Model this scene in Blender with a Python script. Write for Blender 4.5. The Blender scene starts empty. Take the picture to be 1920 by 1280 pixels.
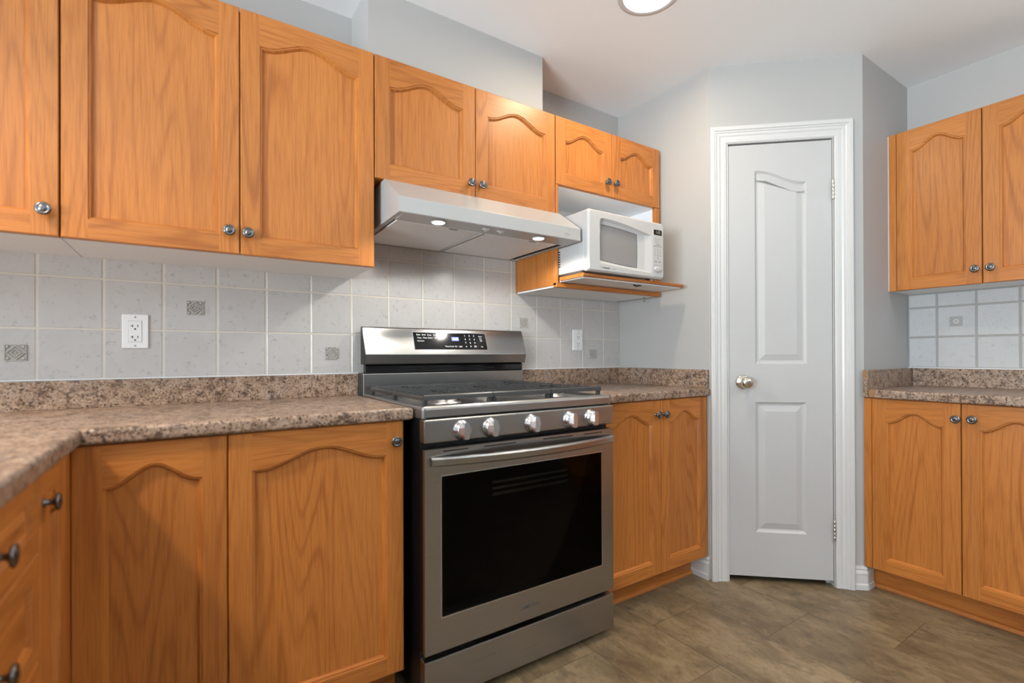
import bpy, bmesh, math, random
from mathutils import Vector, Matrix
random.seed(7)
PI = math.pi
R = math.radians
C = bpy.context.scene.collection
SC = bpy.context.scene

# ------------------------------------------------------------------ camera
cam_d = bpy.data.cameras.new('camera')
cam = bpy.data.objects.new('camera', cam_d)
C.objects.link(cam)
cam_d.sensor_width = 36.0
cam_d.lens = 36.0 * 915.33 / 1920
cam_d.shift_y = (662.53 - 640) / 1920
cam_d.clip_start = 0.02
cam_d.dof.use_dof = True
cam_d.dof.focus_distance = 2.3
cam_d.dof.aperture_fstop = 2.0
cam.matrix_world = (Matrix.Translation((-0.5591, -1.9629, 1.0655)) @ Matrix.Rotation(-0.5832, 4, 'Z')
                    @ Matrix.Rotation(PI/2 + 0.0026, 4, 'X') @ Matrix.Rotation(-0.0033, 4, 'Z'))
SC.camera = cam

# ------------------------------------------------------------------ view, world, added daylight
SC.view_settings.view_transform = 'Standard'
SC.view_settings.look = 'None'
SC.view_settings.exposure = 0.0
SC.view_settings.gamma = 1.0
SC.view_settings.use_curve_mapping = False
SC.cycles.max_bounces = 12
SC.cycles.diffuse_bounces = 6
SC.cycles.glossy_bounces = 5
SC.cycles.transparent_max_bounces = 12
SC.cycles.sample_clamp_indirect = 6.0
SC.cycles.caustics_reflective = False
SC.cycles.caustics_refractive = False
world = bpy.data.worlds.new('world')
SC.world = world
world.use_nodes = True
world.node_tree.nodes['Background'].inputs[0].default_value = (0.80, 0.88, 1.0, 1)
world.node_tree.nodes['Background'].inputs[1].default_value = 0.3

def area(name, loc, rot, sx, sy, power, col, shape='RECTANGLE'):
    l = bpy.data.lights.new(name, 'AREA')
    l.shape = shape
    l.size = sx
    if shape == 'RECTANGLE': l.size_y = sy
    l.energy = power
    l.color = col
    o = bpy.data.objects.new(name, l)
    o.location = loc
    o.rotation_euler = rot
    C.objects.link(o)
    return o

# added lamps stand in for daylight at unseen openings behind, left and right
# (tilted upward so that they brighten the ceiling first)
a = area('added_daylight_patio', (0.55, -5.15, 0.95), (R(90 + 60), 0, 0), 3.0, 1.6, 30, (0.90, 0.97, 1.0))
a.data.spread = R(112)
a = area('added_daylight_side', (-3.65, -2.6, 1.25), (R(90 + 48), 0, R(-90)), 1.9, 1.2, 370, (0.893, 0.965, 1.0))
a.data.spread = R(140)
a = area('added_daylight_right', (2.72, -3.55, 1.25), (R(90 + 70), 0, R(90)), 1.4, 1.2, 135, (0.893, 0.965, 1.0))
a.data.spread = R(112)

CEIL = 2.4008
FZ = 0.02
# ceiling lamps of the room: the first one is in view, the others are behind and beside the camera
LAMPS = [(0.865, -0.7365), (-0.45, -2.75), (1.45, -2.75), (-1.62, -1.05)]

# ------------------------------------------------------------------ materials
M = {}
def mat(name, col, rough=0.5, metal=0.0, spec=0.5, emit=None, estr=0.0, coat=0.0):
    m = bpy.data.materials.new(name)
    m.use_nodes = True
    b = m.node_tree.nodes['Principled BSDF']
    b.inputs['Base Color'].default_value = (*col, 1)
    b.inputs['Roughness'].default_value = rough
    b.inputs['Metallic'].default_value = metal
    b.inputs['Specular IOR Level'].default_value = spec
    b.inputs['Coat Weight'].default_value = coat
    if emit:
        b.inputs['Emission Color'].default_value = (*emit, 1)
        b.inputs['Emission Strength'].default_value = estr
    M[name] = m
    return m

class NT:
    def __init__(s, m):
        s.t = m.node_tree; s.b = s.t.nodes['Principled BSDF']
    def n(s, typ, **kw):
        x = s.t.nodes.new(typ)
        for k, v in kw.items(): setattr(x, k, v)
        return x
    def l(s, a, b): s.t.links.new(a, b)
    def math(s, op, a, b=None, c=None):
        x = s.n('ShaderNodeMath', operation=op)
        for i, v in enumerate((a, b, c)):
            if v is None: continue
            if isinstance(v, (int, float)): x.inputs[i].default_value = v
            else: s.l(v, x.inputs[i])
        return x.outputs[0]
    def noise(s, vec, scale, detail=3, rough=0.5, dist=0.0):
        x = s.n('ShaderNodeTexNoise')
        x.inputs['Scale'].default_value = scale
        x.inputs['Detail'].default_value = detail
        x.inputs['Roughness'].default_value = rough
        x.inputs['Distortion'].default_value = dist
        s.l(vec, x.inputs['Vector'])
        return x.outputs['Fac']
    def ramp(s, fac, stops, interp='LINEAR'):
        x = s.n('ShaderNodeValToRGB')
        e = x.color_ramp.elements
        x.color_ramp.interpolation = interp
        while len(e) < len(stops): e.new(0.5)
        for i, (p, c) in enumerate(stops):
            e[i].position = p
            e[i].color = (*c, 1) if len(c) == 3 else c
        s.l(fac, x.inputs[0])
        return x.outputs[0]
    def mix(s, fac, a, b, blend='MIX'):
        x = s.n('ShaderNodeMix', data_type='RGBA', blend_type=blend)
        for i, v in ((0, fac), (6, a), (7, b)):
            if isinstance(v, (int, float)): x.inputs[i].default_value = v
            elif isinstance(v, tuple): x.inputs[i].default_value = (*v, 1)
            else: s.l(v, x.inputs[i])
        return x.outputs[2]
    def comb(s, x, y, z):
        c = s.n('ShaderNodeCombineXYZ')
        for i, v in enumerate((x, y, z)):
            if isinstance(v, (int, float)): c.inputs[i].default_value = v
            else: s.l(v, c.inputs[i])
        return c.outputs[0]
    def coords(s, kind='Object'):
        t = s.n('ShaderNodeTexCoord')
        p = s.n('ShaderNodeSeparateXYZ')
        s.l(t.outputs[kind], p.inputs[0])
        return p.outputs[0], p.outputs[1], p.outputs[2]
    def bump(s, h, strength, dist=0.002):
        x = s.n('ShaderNodeBump')
        x.inputs['Strength'].default_value = strength
        x.inputs['Distance'].default_value = dist
        s.l(h, x.inputs['Height'])
        s.l(x.outputs[0], s.b.inputs['Normal'])

def oak(name, along, light=(0.50, 0.186, 0.041), mid=(0.455, 0.157, 0.031), dark=(0.26, 0.072, 0.012), rough=0.36):
    """honey oak; along = 'Z' grain up, 'X' grain sideways"""
    m = mat(name, mid, rough, spec=0.45)
    t = NT(m)
    x, y, z = t.coords()
    info = t.n('ShaderNodeObjectInfo')
    att = t.n('ShaderNodeAttribute', attribute_name='board')
    off = t.math('MULTIPLY_ADD', info.outputs['Random'], 37.0, t.math('MULTIPLY', att.outputs['Fac'], 3.77))
    across = t.math('MULTIPLY_ADD', y, 0.8, x)
    u, v = (across, z) if along == 'Z' else (t.math('MULTIPLY_ADD', y, 0.8, z), x)
    # flat sawn figure: contour lines of a stretched smooth noise
    fig = t.noise(t.comb(t.math('MULTIPLY', u, 7.0), t.math('MULTIPLY', v, 0.55), off), 1.0, 1.2, 0.4)
    wav = t.math('MULTIPLY_ADD', fig, 120.0, t.math('MULTIPLY', t.noise(t.comb(t.math('MULTIPLY', u, 40), t.math('MULTIPLY', v, 3), off), 1.0, 2), 3.5))
    ring = t.math('MULTIPLY_ADD', t.math('SINE', wav), 0.5, 0.5)
    ring = t.math('POWER', ring, 4.0)
    pores = t.noise(t.comb(t.math('MULTIPLY', u, 330), t.math('MULTIPLY', v, 9), off), 1.0, 2, 0.6)
    pores = t.math('SMOOTH_MAX', t.math('MULTIPLY_ADD', pores, 4.0, -1.75), 0.0, 0.1)
    broad = t.noise(t.comb(t.math('MULTIPLY', u, 9), t.math('MULTIPLY', v, 0.7), off), 1.0, 2)
    col = t.mix(t.math('MULTIPLY_ADD', broad, 1.1, -0.15), light, mid)
    col = t.mix(t.math('MULTIPLY', ring, t.math('SMOOTH_MAX', t.math('MULTIPLY_ADD', broad, 1.5, -0.42), 0.04, 0.1)), col, dark)
    col = t.mix(t.math('MULTIPLY', pores, 0.5), col, dark)
    hv = t.n('ShaderNodeHueSaturation')
    t.l(t.math('MULTIPLY_ADD', t.math('FRACT', t.math('MULTIPLY', off, 0.618)), 0.16, 0.93), hv.inputs['Value'])
    t.l(col, hv.inputs['Color'])
    t.l(hv.outputs[0], t.b.inputs['Base Color'])
    t.bump(t.math('MULTIPLY_ADD', pores, -1.0, t.math('MULTIPLY', ring, -0.3)), 0.12, 0.0006)
    return m

oak('oak_upright', 'Z')
oak('oak_level', 'X')

def plain_noise(name, col, var, scale, rough, spec=0.5, bump=0.0, bscale=400, bd=0.0004):
    m = mat(name, col, rough, spec=spec)
    t = NT(m)
    tc = t.n('ShaderNodeTexCoord')
    f = t.noise(tc.outputs['Object'], scale, 3)
    a = tuple(c * (1 - var) for c in col); b = tuple(min(1, c * (1 + var)) for c in col)
    t.l(t.mix(f, a, b), t.b.inputs['Base Color'])
    if bump:
        t.bump(t.noise(tc.outputs['Object'], bscale, 2), bump, bd)
    return m

plain_noise('wall_paint', (0.412, 0.409, 0.406), 0.02, 2, 0.55, 0.35, 0.08, 350)
plain_noise('ceiling_paint', (0.86, 0.90, 0.93), 0.015, 2, 0.8, 0.2, 0.08, 250)
plain_noise('door_paint', (0.47, 0.472, 0.478), 0.01, 3, 0.32, 0.5)
plain_noise('trim_paint', (0.58, 0.582, 0.588), 0.01, 3, 0.3, 0.5)
plain_noise('melamine', (0.88, 0.90, 0.93), 0.015, 4, 0.4, 0.4)
plain_noise('hood_enamel', (0.42, 0.42, 0.42), 0.01, 4, 0.25, 0.5)
plain_noise('white_plastic', (0.52, 0.52, 0.525), 0.01, 6, 0.28, 0.5)
plain_noise('white_steel', (0.52, 0.52, 0.53), 0.01, 6, 0.35, 0.5)
plain_noise('filter_mesh', (0.86, 0.88, 0.91), 0.05, 60, 0.5, 0.4, 0.3, 1200, 0.0005)
plain_noise('outlet_plastic', (0.80, 0.80, 0.81), 0.01, 6, 0.3, 0.5)
mat('grey_glass', (0.26, 0.26, 0.265), 0.15, spec=0.5)
mat('black_enamel', (0.006, 0.006, 0.007), 0.28, spec=0.4)
mat('black_gap', (0.004, 0.004, 0.004), 0.6, spec=0.2)
mat('black_gloss', (0.005, 0.005, 0.006), 0.08, spec=0.5)
plain_noise('cast_iron', (0.040, 0.040, 0.041), 0.2, 80, 0.33, 0.5, 0.3, 500)
mat('panel_black', (0.010, 0.010, 0.011), 0.10, spec=0.3)
mat('panel_text', (0.75, 0.75, 0.75), 0.5)
mat('dark_text', (0.10, 0.10, 0.105), 0.5)
mat('grey_text', (0.35, 0.35, 0.36), 0.5)
mat('clock_blue', (0.02, 0.05, 0.3), 0.3, emit=(0.10, 0.22, 0.9), estr=0.8)
mat('clock_digit', (0.6, 0.8, 1.0), 0.3, emit=(0.65, 0.82, 1.0), estr=2.2)
mat('lens_glow', (1, 1, 1), 0.5, emit=(1.0, 0.985, 0.95), estr=6.0)
mat('lens_warm', (1, 1, 1), 0.5, emit=(1.0, 0.97, 0.92), estr=5.0)
mat('pewter', (0.17, 0.17, 0.175), 0.26, 1.0)
mat('satin_nickel', (0.66, 0.61, 0.53), 0.18, 1.0)
mat('hinge_metal', (0.62, 0.60, 0.56), 0.3, 1.0)
mat('burner_alloy', (0.50, 0.50, 0.50), 0.35, 1.0)
mat('knob_steel', (0.60, 0.60, 0.63), 0.24, 1.0)
mat('screw_grey', (0.30, 0.30, 0.30), 0.4, 0.8)
mat('slot_black', (0.01, 0.01, 0.01), 0.7)
mat('raw_wood', (0.30, 0.17, 0.085), 0.8, spec=0.1)
mat('caulk', (0.72, 0.72, 0.73), 0.5)

def brushed(name, col, rough, axis):
    m = mat(name, col, rough, 1.0)
    t = NT(m)
    x, y, z = t.coords()
    if axis == 'X': v = t.comb(t.math('MULTIPLY', x, 3), t.math('MULTIPLY', y, 900), t.math('MULTIPLY', z, 900))
    else: v = t.comb(t.math('MULTIPLY', x, 900), t.math('MULTIPLY', y, 900), t.math('MULTIPLY', z, 3))
    f = t.noise(v, 1.0, 2)
    t.l(t.mix(f, tuple(c * 0.9 for c in col), tuple(c * 1.1 for c in col)), t.b.inputs['Base Color'])
    t.l(t.math('MULTIPLY_ADD', f, 0.10, rough - 0.05), t.b.inputs['Roughness'])
    t.b.inputs['Anisotropic'].default_value = 0.6
    t.bump(f, 0.06, 0.0002)
    return m
brushed('steel_brushed', (0.37, 0.36, 0.35), 0.30, 'X')

def laminate():
    m = mat('laminate', (0.25, 0.17, 0.12), 0.40, spec=0.6)
    t = NT(m)
    tc = t.n('ShaderNodeTexCoord')
    o = tc.outputs['Object']
    big = t.noise(o, 9, 3, 0.6, 0.6)
    med = t.noise(o, 42, 4, 0.65, 0.5)
    fine = t.noise(o, 150, 3, 0.6, 0.3)
    col = t.ramp(big, [(0.3, (0.175, 0.105, 0.064)), (0.5, (0.235, 0.148, 0.095)), (0.68, (0.215, 0.155, 0.128))])
    col = t.mix(t.ramp(med, [(0.44, (0, 0, 0)), (0.64, (1, 1, 1))]), col, (0.37, 0.262, 0.195))
    col = t.mix(t.ramp(med, [(0.34, (1, 1, 1)), (0.47, (0, 0, 0))]), col, (0.075, 0.042, 0.029))
    sp = t.ramp(fine, [(0.37, (1, 1, 1)), (0.45, (0, 0, 0))])
    col = t.mix(sp, col, (0.030, 0.019, 0.016))
    sp2 = t.ramp(fine, [(0.58, (0, 0, 0)), (0.66, (1, 1, 1))])
    col = t.mix(sp2, col, (0.42, 0.315, 0.245))
    t.l(col, t.b.inputs['Base Color'])
    t.bump(t.noise(o, 260, 2), 0.22, 0.0010)
laminate()

def tile_mat(name, a, b, vein):
    m = mat(name, a, 0.22, spec=0.5)
    t = NT(m)
    tc = t.n('ShaderNodeTexCoord')
    att = t.n('ShaderNodeAttribute', attribute_name='board')
    add = t.n('ShaderNodeVectorMath', operation='ADD')
    t.l(tc.outputs['Object'], add.inputs[0])
    t.l(t.comb(t.math('MULTIPLY', att.outputs['Fac'], 3.1), t.math('MULTIPLY', att.outputs['Fac'], 1.7), t.math('MULTIPLY', att.outputs['Fac'], 2.3)), add.inputs[1])
    o = add.outputs[0]
    f = t.noise(o, 14, 4, 0.6, 0.8)
    g = t.noise(o, 60, 4, 0.75, 0.3)
    col = t.mix(f, a, b)
    col = t.mix(t.ramp(g, [(0.30, (1, 1, 1)), (0.43, (0, 0, 0))]), col, vein)
    hv = t.n('ShaderNodeHueSaturation')
    t.l(t.math('MULTIPLY_ADD', t.math('FRACT', t.math('MULTIPLY', att.outputs['Fac'], 0.618)), 0.05, 0.975), hv.inputs['Value'])
    t.l(col, hv.inputs['Color'])
    t.l(hv.outputs[0], t.b.inputs['Base Color'])
    t.bump(t.noise(o, 30, 3), 0.12, 0.001)
tile_mat('tile_glaze', (0.465, 0.445, 0.435), (0.525, 0.51, 0.505), (0.375, 0.36, 0.355))
tile_mat('tile_glaze_pale', (0.46, 0.475, 0.49), (0.535, 0.55, 0.565), (0.40, 0.415, 0.43))
mat('accent_glaze', (0.42, 0.40, 0.375), 0.16, spec=0.6)
mat('accent_grey', (0.36, 0.36, 0.36), 0.25, spec=0.5)
mat('accent_flower', (0.60, 0.60, 0.60), 0.25, spec=0.5)
mat('grout_cream', (0.59, 0.55, 0.485), 0.8, spec=0.2)
mat('grout_grey', (0.34, 0.34, 0.33), 0.8, spec=0.2)

def floor_mat():
    m = mat('vinyl_floor', (0.12, 0.085, 0.05), 0.42, spec=0.4)
    t = NT(m)
    x, y, z = t.coords()
    bu = t.math('ADD', y, 0.973 + 5.76 + 0.288)          # along the tiles
    bv = t.math('ADD', x, -1.2255 + 2.977)       # across
    br = t.n('ShaderNodeTexBrick', offset=0.5, offset_frequency=2)
    br.inputs['Scale'].default_value = 1.0
    br.inputs['Brick Width'].default_value = 0.576
    br.inputs['Row Height'].default_value = 0.2977
    br.inputs['Mortar Size'].default_value = 0.0011
    br.inputs['Mortar Smooth'].default_value = 0.3
    br.inputs['Color1'].default_value = (0, 0, 0, 1)
    br.inputs['Color2'].default_value = (1, 1, 1, 1)
    t.l(t.comb(bu, bv, 0.0), br.inputs['Vector'])
    tint = t.n('ShaderNodeSeparateColor')
    t.l(br.outputs['Color'], tint.inputs[0])
    row = t.math('FLOOR', t.math('DIVIDE', bv, 0.2977))
    rid = t.math('ADD', t.math('MULTIPLY', row, 2.3), t.math('MULTIPLY', tint.outputs[0], 5.0))
    o = t.comb(t.math('MULTIPLY', x, 2.0), t.math('MULTIPLY', y, 1.0), rid)
    a = t.noise(o, 2.6, 5, 0.65, 0.6)
    b = t.noise(o, 9.0, 5, 0.65, 0.8)
    c = t.noise(o, 32, 4, 0.7, 0.6)
    col = t.ramp(a, [(0.34, (0.105, 0.073, 0.040)), (0.5, (0.165, 0.120, 0.069)), (0.66, (0.240, 0.178, 0.106))])
    col = t.mix(t.ramp(b, [(0.28, (0.8, 0.8, 0.8)), (0.50, (0, 0, 0))]), col, (0.077, 0.053, 0.030))
    col = t.mix(t.ramp(b, [(0.56, (0, 0, 0)), (0.76, (1, 1, 1))]), col, (0.231, 0.178, 0.113))
    col = t.mix(t.math('MULTIPLY', t.ramp(c, [(0.32, (1, 1, 1)), (0.48, (0, 0, 0))]), 0.45), col, (0.059, 0.042, 0.026))
    hv = t.n('ShaderNodeHueSaturation')
    t.l(t.math('MULTIPLY_ADD', tint.outputs[0], 0.26, 0.98), hv.inputs['Value'])
    t.l(col, hv.inputs['Color'])
    col = t.mix(t.math('MULTIPLY', br.outputs['Fac'], 0.8), hv.outputs[0], (0.03, 0.02, 0.012))
    t.l(col, t.b.inputs['Base Color'])
    t.bump(t.math('MULTIPLY_ADD', br.outputs['Fac'], -1.0, t.math('MULTIPLY', b, 0.3)), 0.15, 0.001)
floor_mat()

def glass(name, tint, spec):
    m = bpy.data.materials.new(name); m.use_nodes = True
    nt = m.node_tree; nt.nodes.remove(nt.nodes['Principled BSDF'])
    out = nt.nodes['Material Output']
    tr = nt.nodes.new('ShaderNodeBsdfTransparent'); tr.inputs[0].default_value = (*tint, 1)
    gl = nt.nodes.new('ShaderNodeBsdfGlossy'); gl.inputs['Roughness'].default_value = 0.03
    gl.inputs[0].default_value = (spec, spec, spec, 1)
    fr = nt.nodes.new('ShaderNodeFresnel'); fr.inputs[0].default_value = 1.45
    mx = nt.nodes.new('ShaderNodeMixShader')
    nt.links.new(fr.outputs[0], mx.inputs[0]); nt.links.new(tr.outputs[0], mx.inputs[1]); nt.links.new(gl.outputs[0], mx.inputs[2])
    nt.links.new(mx.outputs[0], out.inputs[0])
    M[name] = m
glass('clear_glass', (0.95, 0.96, 0.96), 1.0)
glass('oven_glass', (0.46, 0.46, 0.46), 0.16)

# ------------------------------------------------------------------ mesh helpers
class MB:
    def __init__(s):
        s.v = []; s.f = []; s.m = []; s.bd = []; s.sm = []; s.mats = []; s.board = 0
    def mi(s, name):
        if name not in s.mats: s.mats.append(name)
        return s.mats.index(name)
    def face(s, pts, m, smooth=False):
        b = len(s.v); s.v += [tuple(p) for p in pts]
        s.f.append(tuple(range(b, b + len(pts)))); s.m.append(s.mi(m)); s.bd.append(s.board); s.sm.append(smooth)
    def grid(s, rings, m, smooth=True, closed=True, cap0=False, cap1=False):
        b = len(s.v); n = len(rings[0]); k = s.mi(m)
        for r in rings: s.v += [tuple(p) for p in r]
        for i in range(len(rings) - 1):
            for j in range(n if closed else n - 1):
                j2 = (j + 1) % n
                s.f.append((b + i*n + j, b + i*n + j2, b + (i+1)*n + j2, b + (i+1)*n + j)); s.m.append(k); s.bd.append(s.board); s.sm.append(smooth)
        if cap0: s.f.append(tuple(b + j for j in reversed(range(n)))); s.m.append(k); s.bd.append(s.board); s.sm.append(False)
        if cap1: s.f.append(tuple(b + (len(rings)-1)*n + j for j in range(n))); s.m.append(k); s.bd.append(s.board); s.sm.append(False)
    def bm_add(s, bm, m, smooth=False):
        b = len(s.v); k = s.mi(m)
        bm.verts.index_update()
        s.v += [tuple(v.co) for v in bm.verts]
        for f in bm.faces:
            s.f.append(tuple(b + v.index for v in f.verts)); s.m.append(k); s.bd.append(s.board); s.sm.append(smooth)
        bm.free()
    def box(s, x0, x1, y0, y1, z0, z1, m, bev=0.0, seg=2, fm=None):
        """axis box; fm maps a face key (x- x+ y- y+ z- z+) to another material"""
        if bev:
            bm = bmesh.new()
            bmesh.ops.create_cube(bm, size=1.0)
            for v in bm.verts:
                v.co = Vector(((x0+x1)/2 + v.co.x*(x1-x0), (y0+y1)/2 + v.co.y*(y1-y0), (z0+z1)/2 + v.co.z*(z1-z0)))
            bmesh.ops.bevel(bm, geom=bm.edges[:], offset=bev, segments=seg, profile=0.5, affect='EDGES')
            s.bm_add(bm, m, False)
            return
        fm = fm or {}
        P = lambda i, j, k: ((x0, x1)[i], (y0, y1)[j], (z0, z1)[k])
        s.face([P(0,0,0), P(0,0,1), P(0,1,1), P(0,1,0)], fm.get('x-', m))
        s.face([P(1,0,0), P(1,1,0), P(1,1,1), P(1,0,1)], fm.get('x+', m))
        s.face([P(0,0,0), P(1,0,0), P(1,0,1), P(0,0,1)], fm.get('y-', m))
        s.face([P(0,1,0), P(0,1,1), P(1,1,1), P(1,1,0)], fm.get('y+', m))
        s.face([P(0,0,0), P(0,1,0), P(1,1,0), P(1,0,0)], fm.get('z-', m))
        s.face([P(0,0,1), P(1,0,1), P(1,1,1), P(0,1,1)], fm.get('z+', m))
    def prism(s, prof, x0, x1, m, ends=None):
        """profile of (y, z) swept along x"""
        n = len(prof)
        a = sum(prof[i][0]*prof[(i+1) % n][1] - prof[(i+1) % n][0]*prof[i][1] for i in range(n))
        if a < 0: prof = prof[::-1]
        for i in range(n):
            p, q = prof[i], prof[(i+1) % n]
            s.face([(x0, *p), (x0, *q), (x1, *q), (x1, *p)][::-1], m)
        s.face([(x0, *p) for p in reversed(prof)], ends or m)
        s.face([(x1, *p) for p in prof], ends or m)
    def slab(s, poly, z0, z1, m, bev=0.0, seg=3):
        """(x, y) outline raised between two heights, edges rounded"""
        bm = bmesh.new()
        vs = [bm.verts.new((x, y, z0)) for x, y in poly]
        f = bm.faces.new(vs)
        if f.normal.z > 0: f.normal_flip()
        bm.normal_update()
        r = bmesh.ops.extrude_face_region(bm, geom=[f])
        for g in r['geom']:
            if isinstance(g, bmesh.types.BMVert): g.co.z = z1
        bmesh.ops.recalc_face_normals(bm, faces=bm.faces[:])
        if bev:
            es = [e for e in bm.edges if abs(e.verts[0].co.z - e.verts[1].co.z) < 1e-6]
            bmesh.ops.bevel(bm, geom=es, offset=bev, segments=seg, profile=0.5, affect='EDGES')
        s.bm_add(bm, m)
    def lathe(s, prof, cen, axis, m, n=24, smooth=True, caps=(True, True)):
        """profile of (radius, height) turned about an axis from a centre"""
        ax = Vector(axis).normalized()
        u = ax.orthogonal().normalized(); w = ax.cross(u)
        c = Vector(cen)
        rings = [[c + ax*h + (u*math.cos(2*PI*j/n) + w*math.sin(2*PI*j/n))*r for j in range(n)] for r, h in prof]
        s.grid(rings, m, smooth, True, caps[0], caps[1])
    def tube(s, pts, r, m, n=10, smooth=True):
        rings = []
        for i, p in enumerate(pts):
            p = Vector(p)
            d = (Vector(pts[min(i+1, len(pts)-1)]) - Vector(pts[max(i-1, 0)])).normalized()
            u = d.orthogonal().normalized() if i == 0 else (u - d*u.dot(d)).normalized()
            w = d.cross(u)
            rings.append([p + (u*math.cos(2*PI*j/n) + w*math.sin(2*PI*j/n))*r for j in range(n)])
        s.grid(rings, m, smooth, True, True, True)
    def map(s, fn):
        s.v = [tuple(fn(Vector(p))) for p in s.v]
        return s
    def build(s, name, parent=None, label=None):
        me = bpy.data.meshes.new(name)
        me.from_pydata(s.v, [], s.f)
        for k in s.mats: me.materials.append(M[k])
        me.polygons.foreach_set('material_index', s.m)
        me.polygons.foreach_set('use_smooth', s.sm)
        a = me.attributes.new('board', 'FLOAT', 'FACE')
        a.data.foreach_set('value', [float(b) for b in s.bd])
        me.update()
        o = bpy.data.objects.new(name, me)
        C.objects.link(o)
        if parent: o.parent = parent
        if label: o['label'] = label
        return o

def thing(name, label, cat, loc=(0, 0, 0), rz=0.0, group=None):
    o = bpy.data.objects.new(name, None)
    o.empty_display_size = 0.05
    C.objects.link(o)
    o.location = loc; o.rotation_euler = (0, 0, rz)
    o['label'] = label; o['category'] = cat
    if group: o['group'] = group
    return o
def tag(o, label, cat, group=None):
    o['label'] = label; o['category'] = cat
    if group: o['group'] = group
    return o
def struct(o, label=None, cat=None):
    o['kind'] = 'structure'
    if label: o['label'] = label
    if cat: o['category'] = cat
    return o

def text_mesh(s, size, align='CENTER', bold=0.0):
    cu = bpy.data.curves.new('lettering', 'FONT')
    cu.body = s; cu.size = size; cu.align_x = align; cu.align_y = 'CENTER'
    cu.extrude = 0.0002; cu.offset = bold; cu.resolution_u = 2
    o = bpy.data.objects.new('lettering', cu); C.objects.link(o)
    bpy.context.view_layer.update()
    me = bpy.data.meshes.new_from_object(o.evaluated_get(bpy.context.evaluated_depsgraph_get()))
    bpy.data.objects.remove(o); bpy.data.curves.remove(cu)
    v = [tuple(p.co) for p in me.vertices]; f = [tuple(p.vertices) for p in me.polygons]
    bpy.data.meshes.remove(me)
    return v, f
def add_text(mb, s, size, m, fn, align='CENTER', bold=0.0):
    """flat lettering; fn maps (u, v, w) of the lettering plane to a point"""
    v, f = text_mesh(s, size, align, bold)
    b = len(mb.v); k = mb.mi(m)
    mb.v += [tuple(fn(*p)) for p in v]
    for q in f:
        mb.f.append(tuple(b + i for i in q)); mb.m.append(k); mb.bd.append(0); mb.sm.append(False)

# ------------------------------------------------------------------ panelled faces
def offset_loop(pts, d):
    n = len(pts); out = []
    for i in range(n):
        a, p, b = Vector(pts[i-1]), Vector(pts[i]), Vector(pts[(i+1) % n])
        e1 = (p - a).normalized(); e2 = (b - p).normalized()
        n1 = Vector((-e1.y, e1.x)); n2 = Vector((-e2.y, e2.x))
        mm = n1 + n2
        k = mm.length_squared
        out.append(tuple(p + mm * (2*d/k)) if k > 1e-9 else tuple(p + n1*d))
    return out

def zone(mb, X0, X1, Z0, Z1, xi0, xi1, zi0, top, y0, prof, mv, mh, mp, nseg=1, bid=0):
    """one framed panel on a face that looks to -Y; top(t) gives the height of the opening across it"""
    tp = [(xi1 + (xi0 - xi1)*i/nseg, top(1 - i/nseg)) for i in range(nseg + 1)]   # right to left
    mb.board = bid
    mb.face([(X0, y0, Z0), (xi0, y0, Z0), (xi0, y0, Z1), (X0, y0, Z1)], mv)
    mb.board = bid + 1
    mb.face([(xi1, y0, Z0), (X1, y0, Z0), (X1, y0, Z1), (xi1, y0, Z1)], mv)
    mb.board = bid + 2
    mb.face([(xi0, y0, Z0), (xi1, y0, Z0), (xi1, y0, zi0), (xi0, y0, zi0)], mh)
    mb.board = bid + 3
    for i in range(nseg):
        a, b = tp[i+1], tp[i]
        mb.face([(a[0], y0, a[1]), (b[0], y0, b[1]), (b[0], y0, Z1), (a[0], y0, Z1)], mh)
    loop = [(xi0, zi0), (xi1, zi0)] + tp
    prev = [(p[0], y0, p[1]) for p in loop]
    n = len(loop)
    for ins, dep in prof:
        L = offset_loop(loop, ins)
        cur = [(p[0], y0 + dep, p[1]) for p in L]
        for i in range(n):
            j = (i + 1) % n
            side = (i == 1 or i == n - 1)
            mb.board = bid + (2 if i == 0 else 1 if i == 1 else 0 if i == n-1 else 3)
            mb.face([prev[i], prev[j], cur[j], cur[i]], mv if side else mh)
        prev = cur
    mb.board = bid + 4
    mb.face(prev, mp)

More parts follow.
